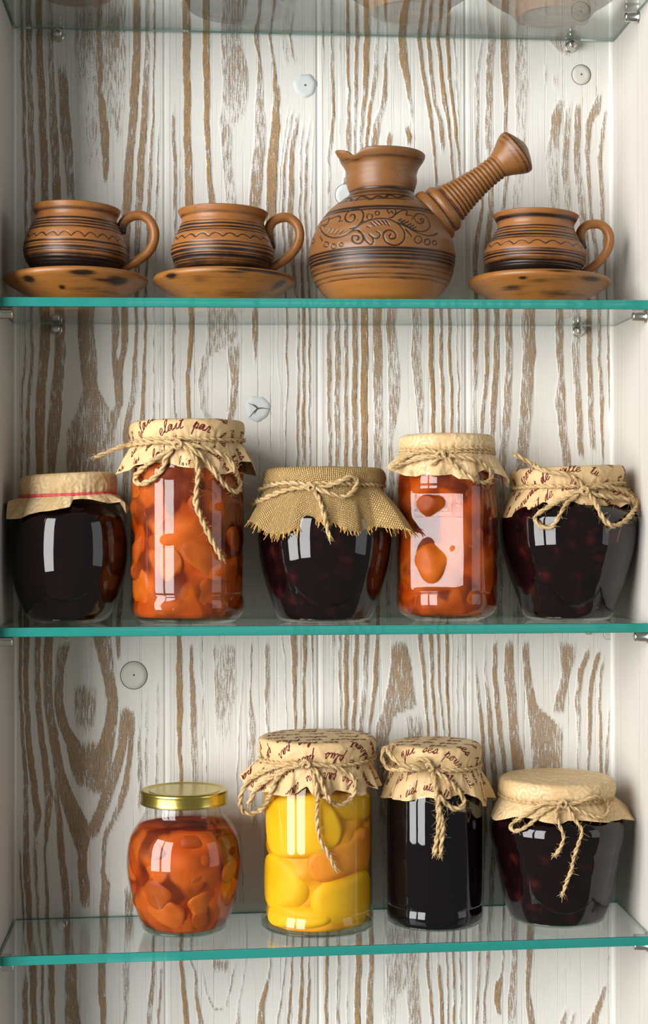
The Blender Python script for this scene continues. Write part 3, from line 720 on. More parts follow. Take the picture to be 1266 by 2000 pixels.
def stamp(grid_u, grid_w, pts, wid, depth, D, A, amt=1.0):
    """press a line (points in the surface's own metres u,w) into the displacement grid"""
    pts = resample(np.asarray(pts, float), wid*.35)
    du = abs(grid_u[1]-grid_u[0]); R = wid*1.6
    for u, w in pts:
        i = np.where(np.abs(grid_w-w) < R)[0]; j = np.where(np.abs(grid_u-u) < R)[0]
        if len(i) == 0 or len(j) == 0: continue
        sl = np.ix_(i, j)
        d2 = (grid_w[i][:, None]-w)**2+(grid_u[j][None, :]-u)**2
        k = np.exp(-d2/(2*(wid*.5)**2))
        D[sl] = np.maximum(D[sl], depth*k); A[sl] = np.maximum(A[sl], amt*k)

def turned(name, prof_px, ax, Y, zbase, rbase_px, bands, mat, parent, seg, dens, wall=None, waves=(), lines=None, low=None, glow=None, lip=None, rough=.0003, seed=0, inner=True):
    """thrown pot. prof_px from the rim down. bands: (row, half height px, depth px, patina)."""
    pr = rprof(ax, Y, prof_px)
    sc = (CF @ (P(ax, 1000, Y)-CAM))/FPX
    top = pr[0]
    pr = pr+[(rbase_px*sc, zbase)]
    outer = smooth_curve(np.array(pr)[::-1], 10)                    # base -> rim
    d = np.r_[0, np.cumsum(np.linalg.norm(np.diff(outer, axis=0), axis=1))]
    n = int(d[-1]/dens)
    t = np.linspace(0, d[-1], n)
    outer = np.stack([np.interp(t, d, outer[:, 0]), np.interp(t, d, outer[:, 1])], 1)
    zs = outer[:, 1]
    D = np.zeros(n); A = np.zeros(n)
    zo_ = np.argsort(zs)
    def row(y):                                                     # height of what is seen at row y on the near side
        z = P(ax, y, Y)[2]
        for _ in range(4): z = P(ax, y, Y-np.interp(z, zs[zo_], outer[zo_, 0]))[2]
        return z
    for y, hh, dep, pat in bands:
        k = np.exp(-((zs-row(y))/(hh*sc))**2)
        D += dep*sc*k; A = np.maximum(A, pat*k)
    if low is not None:                                             # smoked lower belly
        y0, y1, a = low
        A = np.maximum(A, a*np.clip((row(y0)-zs)/(row(y0)-row(y1)), 0, 1))
    th = np.linspace(0, 2*math.pi, seg, endpoint=False)
    D2 = np.repeat(D[:, None], seg, 1); A2 = np.repeat(A[:, None], seg, 1)
    rng = np.random.RandomState(seed)
    for y, amp, cnt, wid, dep in waves:
        rw = np.interp(row(y), zs[np.argsort(zs)], outer[np.argsort(zs), 0])
        u = np.linspace(-math.pi, math.pi, cnt*40)
        w = row(y)+amp*sc*(1-np.abs(np.sin(u*cnt/2))*2)*-1*(1+.15*np.sin(u*3+seed))
        W = zs[:, None]; 
        gu = (th+math.pi) % (2*math.pi)-math.pi
        o = np.argsort(gu)
        Dg = np.zeros((n, seg)); Ag = np.zeros((n, seg))
        stamp(gu[o]*rw, zs, np.stack([u*rw, w], 1), wid*sc, dep*sc, Dg, Ag, .9)
        inv = np.empty(seg, int); inv[o] = np.arange(seg)
        D2 = np.maximum(D2, Dg[:, inv]); A2 = np.maximum(A2, Ag[:, inv])
    if lines is not None:
        gu = (th+math.pi) % (2*math.pi)-math.pi
        o = np.argsort(gu); inv = np.empty(seg, int); inv[o] = np.arange(seg)
        Dg = np.zeros((n, seg)); Ag = np.zeros((n, seg))
        zo = np.argsort(zs)
        for pts, wid, dep in lines:
            c = []
            for x, y in pts:                                        # pixel on the near side -> angle, height
                yy = Y
                for _ in range(3):
                    p = P(x, y, yy)
                    r = np.interp(p[2], zs[zo], outer[zo, 0])
                    dx = np.clip(p[0]-P(ax, y, Y)[0], -r*.999, r*.999)
                    yy = Y-math.sqrt(r*r-dx*dx)
                c.append((math.asin(dx/r), p[2]))
            c = np.array(c)
            rm = np.interp(c[:, 1].mean(), zs[zo], outer[zo, 0])
            cc = np.stack([c[:, 0]*rm, c[:, 1]], 1)
            stamp(gu[o]*rm, zs, cc, wid*sc, dep*sc, Dg, Ag, .95)
        D2 = np.maximum(D2, Dg[:, inv]); A2 = np.maximum(A2, Ag[:, inv])
    rr = outer[:, :1]-D2
    rr = rr+rough*(np.sin(zs*900+seed)[:, None]*.25+np.sin(zs*430)[:, None]*.4*np.sin(th*2+seed)+.5*np.sin(th*3+zs[:, None]*60+seed))
    zz = np.repeat(zs[:, None], seg, 1)
    if inner:                                                       # rim rounding and inside wall
        w = wall
        rim_r, rim_z = outer[-1]
        rows = [(rim_r-w*.25, rim_z+w*.22), (rim_r-w*.6, rim_z+w*.2), (rim_r-w*.95, rim_z-w*.1)]
        for f in (.93, .85, .75, .62, .5, .35, .2, .1):
            zi = zbase+w+(rim_z-zbase-w)*f
            rows.append((max(np.interp(zi, zs[np.argsort(zs)], outer[np.argsort(zs), 0])-w*1.05, .002), zi))
        rows.append((.001, zbase+w))
        ri = np.array(rows)
        rr = np.concatenate([rr, np.repeat(ri[:, :1], seg, 1)]); zz = np.concatenate([zz, np.repeat(ri[:, 1:], seg, 1)])
        A2 = np.concatenate([A2, np.full((len(ri), seg), .35)])
    if lip is not None:
        a0, wid, out, drop, reach = lip
        g = np.exp(-(((th-a0+math.pi) % (2*math.pi)-math.pi)/wid)**2)
        sh = np.exp(-(((th-a0+math.pi) % (2*math.pi)-math.pi)/(wid*2.3))**2)-g
        k = np.clip((zz-(zs.max()-reach))/reach, 0, 1)**1.5
        dip = np.exp(-(((th-a0-.52+math.pi) % (2*math.pi)-math.pi)/.20)**2)
        rr = rr+k*(g*out-sh*out*.3); zz = zz+k*(g*-drop-dip*.0048)
    V = np.empty(rr.shape+(3,))
    cx = P(ax, 1000, Y)[0]
    V[..., 0] = cx+rr*np.sin(th); V[..., 1] = Y-rr*np.cos(th); V[..., 2] = zz
    gl = np.zeros_like(rr)
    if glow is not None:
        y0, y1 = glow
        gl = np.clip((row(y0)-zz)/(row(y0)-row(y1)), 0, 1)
    F = [tuple(f) for f in grid_faces(len(rr), seg, True)]
    F.append(tuple(range(seg))[::-1])
    if parent == 'self':
        return mesh(name, V.reshape(-1, 3), F, mat, None, attrs={'patina': A2.ravel(), 'glow': gl.ravel()}, origin=(cx, Y, zbase))
    return mesh(name, V.reshape(-1, 3), F, mat, parent, attrs={'patina': A2.ravel(), 'glow': gl.ravel()})

def saucer(ax, rim_row, hw, Y, label, foot=66, seed=0, tilt=0.0, shelf=1, marks=()):
    cx = P(ax, 1000, Y)[0]
    zb = shelf_z(shelf, cx, Y)+.0003
    zr = P(ax, rim_row, Y)[2]; sc = (CF @ (P(ax, 1000, Y)-CAM))/FPX
    h = zr-zb
    R = hw*sc
    prof = [(foot*sc*.82, zb+.0012), (foot*sc*.9, zb), (foot*sc, zb), (foot*sc*1.05, zb+.0012), (R*.66, zb+h*.36), (R*.85, zb+h*.68), (R*.965, zb+h*.9), (R, zb+h*1.02), (R*.995, zb+h*1.14),
            (R*.965, zb+h*1.2), (R*.90, zb+h*1.02), (R*.7, zb+h*.62), (R*.52, zb+h*.38), (R*.2, zb+h*.33), (.0008, zb+h*.33)]
    pr = smooth_curve(np.array(prof), 5)
    seg = 160
    V = lathe_pts(pr, seg)
    th = np.linspace(0, 2*math.pi, seg, endpoint=False)
    V[..., 2] += .0004*np.sin(th*2+seed)*((pr[:, 0]/R)**2)[:, None]
    A = np.zeros((len(pr), seg))
    rng = np.random.RandomState(seed)
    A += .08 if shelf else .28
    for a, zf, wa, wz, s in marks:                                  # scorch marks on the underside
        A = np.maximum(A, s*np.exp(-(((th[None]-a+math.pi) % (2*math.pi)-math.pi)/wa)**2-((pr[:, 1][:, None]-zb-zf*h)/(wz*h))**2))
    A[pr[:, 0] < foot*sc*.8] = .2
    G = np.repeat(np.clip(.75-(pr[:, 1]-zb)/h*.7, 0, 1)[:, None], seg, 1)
    V = V.reshape(-1, 3)+np.array([cx, Y, 0])
    F = [tuple(f) for f in grid_faces(len(pr), seg, True)]+[tuple(range(seg))[::-1]]
    o = mesh('saucer', V, F, M_sauc, None, attrs={'patina': A.ravel(), 'glow': G.ravel()}, origin=(cx, Y, zb))
    o.rotation_euler = (0, tilt, 0)
    tag(o, label, 'saucer', 'clay saucers')
    return cx, zb+h*.38, R

def handle(name, px_pts, Y, rad, mat, parent, seed=0, yoff=None):
    pts = [P(x, y, Y+(0 if yoff is None else yoff[i])) for i, (x, y) in enumerate(px_pts)]
    path = resample(smooth_curve(np.array(pts), 10), .0009)
    sc = 1.16/FPX
    n = len(path)
    t = np.linspace(0, 1, n)
    r = rad*sc*(1.0+.12*np.exp(-(t/.08)**2)-.22*np.clip((t-.8)/.2, 0, 1)+.02*np.sin(t*40+seed))
    b = Buf(); tube(b, path, r, 20)
    V, F = b.get()
    A = np.zeros(len(V)); 
    rep = np.repeat(t, 20)
    A[:n*20] = np.maximum(.75*np.exp(-(rep/.1)**2), .6*np.clip((rep-.86)/.14, 0, 1))
    return mesh(name, V, clean(F), mat, parent, attrs={'patina': A, 'glow': np.zeros(len(V))})

YC = 0.046
def cup(prof, ax, sax, Y, base_row, rbase, bands, waves, low, hpts, label, slabel, tilt, stilt, seed, srow, shw, marks, hrad=9.3):
    cx, zs_, R = saucer(sax, srow, shw, Y, slabel, seed=seed, tilt=stilt, marks=marks)
    c = P(ax, 1000, Y)[0]
    zb = zs_+.0010
    e = empty('coffee_cup', (c, Y, zb), label, 'cup', 'clay coffee cups')
    turned('bowl', prof, ax, Y, zb, rbase, bands, M_clay, e, 300, .00033, wall=.0030, waves=waves, low=low, seed=seed)
    handle('handle', hpts, Y, hrad, M_clay, e, seed)
    e.rotation_euler = (0, tilt, 0)
    return e
cup([(86.5, 409), (84.5, 416), (80, 426), (82.5, 436), (87, 444), (93, 458), (99, 477), (101.5, 493), (98, 510), (88, 526), (75, 541)], 145, 150, YC, 588, 60,
    [(405, 4, 0, .5), (423, 2.2, 1.0, .9), (429, 1.8, 1.0, .9), (434, 1.8, 1, .9), (440, 2, .8, .7), (467, 2.2, 1.2, .85), (473, 1.6, .8, .5), (480, 2.4, 1.2, .9), (485.5, 1.8, .8, .6), (495, 2.2, 1, .75), (503, 3, 1.5, 1), (510, 2, .6, .6)],
    [(455.5, 4.2, 24, 1.5, 1.0)], (478, 516, 1.0),
    [(232, 452), (235, 436), (244, 424), (259, 417.5), (275, 418), (289, 428), (297.5, 446), (297, 468), (286, 489), (266, 506), (248, 517), (231, 530)],
    'brown clay cup nearest the left side panel, with a wavy incised band', 'clay saucer under the cup nearest the left side panel', .03, -.002, 1, 551, 139,
    [(-.7, .8, .12, .12, 1), (.15, .95, .2, .1, .9), (.55, .72, .25, .06, .8), (.75, .75, .22, .15, 1), (-.2, .45, .08, .08, .9), (.2, .4, .8, .1, .35)])
cup([(88.5, 416), (86, 422), (81, 432), (82.5, 441), (85.5, 449), (91.5, 463), (97.5, 479), (100.5, 495), (97, 512), (86, 528), (74, 542)], 433.5, 439.5, YC, 590, 58,
    [(412, 3, 0, .4), (428, 1.6, .7, .5), (434, 2.2, 1.3, .95), (440.5, 2.0, 1.2, .95), (446, 1.6, .8, .7), (470, 1.6, .9, .7), (476, 2.0, 1.1, .9), (485, 3, 1.4, 1), (492, 1.8, .9, .7), (498, 3.4, 1.2, 1), (505, 1.8, .6, .6)],
    [(457.5, 3.4, 22, 1.7, 1.1)], (492, 530, .95),
    [(526, 484), (523.5, 462), (523, 445), (532, 430), (549, 422.5), (566, 425), (580, 440), (583, 462), (574, 485), (556, 504), (536, 518), (517, 533)],
    'brown clay cup between the left cup and the coffee pot', 'clay saucer under the cup beside the coffee pot', .018, .004, 2, 552, 139.5,
    [(-.85, .95, .14, .1, 1), (.5, 1.08, .5, .07, 1), (.05, .98, .3, .06, .6), (-.4, .75, .2, .1, .5), (1.0, .75, .12, .2, .9), (0, .3, .9, .15, .3)])
cup([(82, 423), (79, 430), (73.5, 441), (74.5, 449), (78, 457), (85, 470), (95, 488), (98.5, 504), (94, 520), (84, 537), (74, 549)], 1043.5, 1054, YC, 592, 60,
    [(419, 4, 0, .8), (438.5, 1.6, 1.2, 1), (444, 1.6, .8, .7), (450, 1.8, 1, .8), (456, 2.4, 1, .9), (461, 1.6, .6, .6), (484, 1.6, .6, .6), (489, 2.0, 1.3, .95), (495, 1.6, 1, .9), (507, 2.2, 1.6, 1), (513, 1.4, .8, .7)],
    [(471.5, 3.6, 20, 1.5, 1.0)], (488, 525, 1.0),
    [(1134, 484), (1130, 466), (1130, 452), (1138, 440), (1152, 434), (1170, 435.5), (1184, 448), (1188, 466), (1182, 488), (1166, 509), (1146, 525), (1126, 540)],
    'smallest brown clay cup, right of the coffee pot', 'clay saucer under the cup right of the coffee pot', .03, .008, 3, 556, 138.5,
    [(.6, .92, .2, .09, 1), (-.45, .85, .06, .06, 1), (.05, 1.1, .25, .06, .7), (-.2, .75, .3, .06, .6), (-.7, .55, .3, .1, .6), (.15, .35, .9, .12, .45)], hrad=9.0)

# ---- the coffee pot with its long hollow handle
def spiral(cx, cy, r0, r1, a0, turns, sq=1.0, n=40):
    t = np.linspace(0, 1, n)
    a = math.radians(a0)+turns*2*math.pi*t
    r = r0+(r1-r0)*t
    return [(cx+q*math.cos(b), cy+sq*q*math.sin(b)) for q, b in zip(r, a)]
def z1(X, Y): return (600+X/3.956, 370+Y/3.956)                     # from an enlarged view of the frame
def L(*xy, w=1.7, d=1.3):
    p = np.array([z1(x, y) for x, y in zip(xy[::2], xy[1::2])])
    return (smooth_curve(p, 6) if len(p) > 2 else p, w, d)
orn = [L(100, 290, 130, 340, 180, 368, 240, 370, 310, 345, 370, 300, 430, 260, 500, 232, 580, 222, 650, 232, 710, 265, 750, 310, 762, 350, 750, 395, 715, 425, 670, 430, 625, 410, 600, 375, 598, 340, 625, 315, 665, 318, 692, 345, 685, 375, 655, 380, 642, 358, 655, 345, w=2.0, d=1.6),
       L(340, 300, 395, 280, 430, 240, 440, 190, 415, 155, 370, 150, 325, 170, 300, 205, 305, 240, 340, 250, 370, 230, 372, 200, 350, 190, 338, 208, w=1.9),
       L(110, 280, 160, 265, 175, 235, 205, 220, 250, 205, 262, 225, 250, 245, 275, 240), L(110, 262, 140, 240, 175, 222, 160, 262, 140, 290, 128, 275),
       L(360, 315, 400, 312, 432, 345, 440, 385, 415, 415, 375, 410, 352, 385, 360, 355, 395, 355, 405, 375, 392, 388, w=1.9),
       L(400, 320, 440, 350, 455, 385, 500, 425, 520, 400, 510, 370, 485, 345, 520, 370, 550, 375, 570, 350, 560, 330, 540, 322),
       L(640, 185, 625, 160, 650, 148, 685, 155, 690, 185, 665, 215, 640, 218), L(650, 175, 662, 168, 668, 185),
       L(660, 220, 700, 185, 740, 165, 780, 170, 770, 200, 790, 200, 825, 210, 820, 232),
       L(885, 225, 905, 235, 895, 262, 865, 262, 840, 235, 838, 205, 865, 192, 905, 200, 940, 240, 952, 285, 925, 320, 880, 325, 830, 312, 780, 285, 730, 255, w=1.8),
       L(700, 255, 780, 290, 840, 325, 900, 350, 960, 360, 1010, 345), L(885, 225, 880, 240, 890, 248)]
for a, b, c, d in ((160, 340, 185, 305), (190, 342, 213, 308), (222, 342, 240, 315), (258, 340, 275, 318), (470, 285, 490, 290), (500, 255, 530, 280), (525, 248, 560, 275), (555, 240, 585, 270), (585, 238, 612, 270), (615, 240, 640, 275),
                   (715, 240, 735, 228), (735, 250, 765, 238), (755, 262, 790, 250), (780, 278, 810, 265), (800, 290, 830, 278), (825, 300, 850, 292), (770, 310, 815, 360), (425, 255, 445, 238), (105, 365, 122, 398)):
    orn.append(L(a, b, c, d, w=2.0, d=1.4))
for x, y, r in ((150, 425, 20), (205, 440, 20), (265, 425, 15), (490, 208, 22), (548, 182, 16), (865, 388, 28), (935, 407, 22), (990, 415, 16), (45, 400, 18)):
    orn.append((np.array([z1(x+r*math.cos(a), y+r*math.sin(a)) for a in np.linspace(0, 6.28, 24)]), 1.5, 1.2))
scal = []
for k in range(5):
    a = [(300, 92, 330, 68, 352, 88), (385, 85, 425, 52, 490, 80), (505, 78, 550, 54, 600, 70), (612, 66, 640, 44, 700, 68), (712, 68, 760, 58, 820, 82)][k]
    scal.append(L(*a, w=3.4, d=1.8))
orn += scal
AXP = 747
YP = 0.047
zb = shelf_z(1, P(AXP, 1000, YP)[0], YP)+.0002
pot = empty('coffee_pot', (P(AXP, 1000, YP)[0], YP, zb), 'brown clay coffee pot with scroll carving and long ribbed handle', 'coffee pot')
pot_body = turned('body', [(85, 306), (83.5, 311), (78, 320), (71.5, 331), (68.5, 343), (68.3, 357), (66.5, 366), (63.8, 374), (64, 381), (68, 387), (82, 397), (103, 414), (120, 436), (130, 455), (138.5, 480), (142.5, 503), (140, 527), (134, 546), (124, 564), (108, 581), (92, 593)],
    AXP, YP, zb, 76,
    [(302, 4, 0, .35), (365, 3.5, 1.2, .75), (372, 5, 0, .55), (379, 2, .8, .8), (387, 1.6, .6, .7), (402, 3, 1.2, .85), (407, 2, .6, .7), (483, 2.4, 1.4, .95), (489, 2.2, 1.2, .9), (495, 2.4, 1.3, .9), (502, 3.5, .8, .75), (512, 4, .3, .5), (521, 2, .5, .5), (533, 2, .4, .5), (541, 2, .5, .45)],
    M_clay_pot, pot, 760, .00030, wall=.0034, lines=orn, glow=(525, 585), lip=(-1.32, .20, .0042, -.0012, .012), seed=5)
def pot_handle():
    a, b = P(846, 424, YP-.006), P(1020, 288, YP-.012)
    ax = (b-a)/np.linalg.norm(b-a)
    sc = 1.16/FPX
    prof = [(-22, 40), (-14, 50), (-3, 55), (6, 55.5), (12, 53.5), (15, 49), (19, 48.5), (24, 50), (30, 49), (35, 45), (38, 41)]
    t = 42
    base = np.array([(38, 41), (58, 35.5), (85, 30), (115, 25.5), (140, 24), (158, 24.5)], float)
    while t < 160:
        r = np.interp(t, base[:, 0], base[:, 1])
        prof += [(t, r-1.3), (t+2.2, r+1.0), (t+5.2, r+.9), (t+7.2, r-1.4)]
        t += 8.4
    prof += [(164, 26), (174, 31), (186, 38), (196, 43.5), (203, 46), (208, 46), (212, 43), (222, 24), (228, 9), (229, .5)]
    prof = smooth_curve(np.array(prof, float), 4)
    n1 = np.cross(ax, [0, 1, 0]); n1 /= np.linalg.norm(n1); n2 = np.cross(ax, n1)
    seg = 72
    th = np.linspace(0, 2*math.pi, seg, endpoint=False)
    r = prof[:, 1:]*sc*(1+.012*np.sin(th*5+prof[:, :1]*.05)*np.clip((prof[:, :1]-160)/40, 0, 1))
    V = a+(prof[:, 0]*sc)[:, None, None]*ax+r[..., None]*(np.cos(th)[None, :, None]*n1+np.sin(th)[None, :, None]*n2)
    A = np.zeros((len(prof), seg))
    tt = prof[:, 0]
    cut = np.gradient(np.gradient(prof[:, 1]))
    A += np.clip(cut*1.2, 0, .85)[:, None]*((tt > 10) & (tt < 165))[:, None]
    for c, s in ((14, .7), (37, .6), (190, .55), (199, .6), (207, .65), (213, .7), (218, .6)):
        A = np.maximum(A, (s*np.exp(-((tt-c)/1.6)**2))[:, None])
    F = [tuple(f) for f in grid_faces(len(prof), seg, True)]+[tuple(range(seg))[::-1]]
    h = mesh('handle', V.reshape(-1, 3), F, M_clay_pot, pot, attrs={'patina': A.ravel(), 'glow': np.full(A.size, .12)})
    return h
pot_handle()

# ---- ware on the top shelf, of which only the undersides are seen through the glass
for ax, Y, hw, ft, lab, sd in ((150, .028, 134, 70, 'dark saucer underside at the left end of the top glass shelf', 11), (803, .049, 134, 74, 'saucer underside seen above the coffee pot through the top glass', 12),
                               (1083, .053, 134, 71, 'saucer underside nearest the right end of the top glass shelf', 13)):
    saucer(ax, 0, hw, Y, lab, foot=ft, seed=sd, shelf=0) if False else None
    cx = P(ax, 1000, Y)[0]
    z0 = shelf_z(0, cx, Y)+.0203
    row = proj((cx, Y, z0))[1]
    saucer(ax, row, hw, Y, lab, foot=ft, seed=sd, shelf=0)
def top_bowl():
    ax, Y = 472, .047
    cx = P(ax, 1000, Y)[0]; zb = shelf_z(0, cx, Y)+.0003; sc = 1.16/FPX
    prof = [(78*sc, zb+.001), (84*sc, zb), (101*sc, zb), (104*sc, zb+.002), (120*sc, zb+.016), (133*sc, zb+.034), (134*sc, zb+.040), (130*sc, zb+.040), (118*sc, zb+.02), (95*sc, zb+.006), (.001, zb+.004)]
    pr = smooth_curve(np.array(prof), 5)
    V = lathe_pts(pr, 120).reshape(-1, 3)+np.array([cx, Y, 0])
    F = [tuple(f) for f in grid_faces(len(pr), 120, True)]+[tuple(range(120))[::-1]]
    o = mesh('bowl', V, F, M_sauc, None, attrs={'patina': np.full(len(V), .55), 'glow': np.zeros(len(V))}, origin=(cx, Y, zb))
    tag(o, 'wide dark base of a clay bowl on the top glass shelf', 'bowl')
top_bowl()
# ------------------------------------------------------------------ jars
M_jar = mat_jar_glass()
M_jar_base = mat_jar_glass('thick_jar_base', (.72, .82, .76))
M_paper_txt = mat_paper('kraft_paper_written', False)
M_paper_swirl = mat_paper('kraft_paper_rosettes', True)
M_burlap = mat_burlap()
M_twine = mat_twine()
M_ink = mat_plain('maroon_ink', srgb(96, 26, 32), .6, spec=.1)
M_band = mat_plain('red_rubber', srgb(208, 74, 78), .5)
M_gold = None
def _gold():
    t = NT('gold_lacquered_tin')
    n = t.noise(t.coord(), 30, 3, .6)
    c = t.mix(n, srgb(190, 172, 84), srgb(206, 188, 100))
    return t.done(t.bsdf(c, .26, 1.0, normal=t.bump(t.noise(t.coord(), 500, 2, .5), .06, .0003)))
M_gold = _gold()

FONT = {k: [[float(q) for q in p.split(',')] for p in v.split()] for k, v in {
 'a': '0,.1 .45,.9 .2,.95 0,.5 .12,.05 .38,.2 .6,.9 .56,.2 .72,0 .95,.25', 'b': '0,.1 .35,1.3 .32,2.1 .12,1.6 .12,.2 .4,0 .62,.45 .45,.85 .9,.75',
 'c': '0,.1 .5,.85 .25,.95 0,.5 .15,.02 .45,.05 .8,.35', 'd': '0,.1 .45,.9 .2,.95 0,.5 .12,.05 .4,.3 .7,2.1 .58,.2 .72,0 .95,.25',
 'e': '0,.2 .4,.5 .5,.85 .28,1 .05,.6 .12,.1 .4,0 .8,.35', 'f': '0,.1 .42,1.3 .5,2.1 .3,2 .22,.5 .1,-.9 .3,-.8 .35,.1 .8,.35',
 'g': '0,.1 .45,.9 .2,.95 0,.5 .15,.1 .5,.8 .5,-.6 .25,-1 .1,-.6 .9,.25', 'h': '0,.1 .35,1.4 .3,2.1 .15,1.6 .12,0 .25,.7 .5,.9 .55,.2 .7,0 .95,.25',
 'i': '0,.1 .28,.95 .24,.2 .38,0 .6,.25', 'l': '0,.1 .4,1.4 .35,2.1 .15,1.6 .18,.3 .35,0 .65,.25', 'm': '0,.2 .15,.95 .15,0 .3,.8 .45,.9 .45,0 .6,.8 .78,.9 .78,.15 .92,0 1.15,.25',
 'n': '0,.2 .15,.95 .15,0 .35,.8 .55,.9 .52,.15 .68,0 .95,.25', 'o': '0,.1 .4,.95 .1,.8 0,.4 .2,0 .5,.3 .4,.9 .85,.8', 'p': '0,.2 .25,1.2 .12,-1 .2,.5 .45,.95 .62,.5 .4,.05 .9,.25',
 'q': '0,.1 .45,.9 .15,.9 .05,.3 .45,.5 .5,-1 .6,-.6 .9,.25', 'r': '0,.1 .25,1.1 .3,.85 .5,.9 .45,.15 .6,0 .8,.25', 's': '0,.1 .35,1.05 .5,.4 .3,0 .1,.1 .75,.25',
 't': '0,.1 .3,1.6 .22,.2 .38,0 .65,.25', 'u': '0,.2 .15,.95 .12,.2 .3,0 .5,.9 .5,.15 .65,0 .9,.25', 'v': '0,.2 .15,.95 .25,0 .5,.9 .8,.8', 'x': '0,.9 .25,.5 .45,0 .3,.4 .5,.9 .8,.8',
 'z': '0,.8 .45,.9 .1,.1 .5,0 .8,.25'}.items()}
def word_strokes(w):
    out, line, x = [], [], 0.0
    for ch in w:
        g = FONT.get(ch)
        if g is None:
            if line: out.append(line)
            line = []; x += .7; continue
        line += [(x+1.25*a+.30*b, b) for a, b in g]
        if ch == 't': out.append([(x-.15+.4, 1.25), (x+.6+.4, 1.4)])
        if ch == 'i': out.append([(x+.55, 1.5), (x+.62, 1.6)])
        x += 1.25*g[-1][0]
    if line: out.append(line)
    return out, x

def shelf_z0(i, x, y): return shelf_z(i, x, y)+.0003

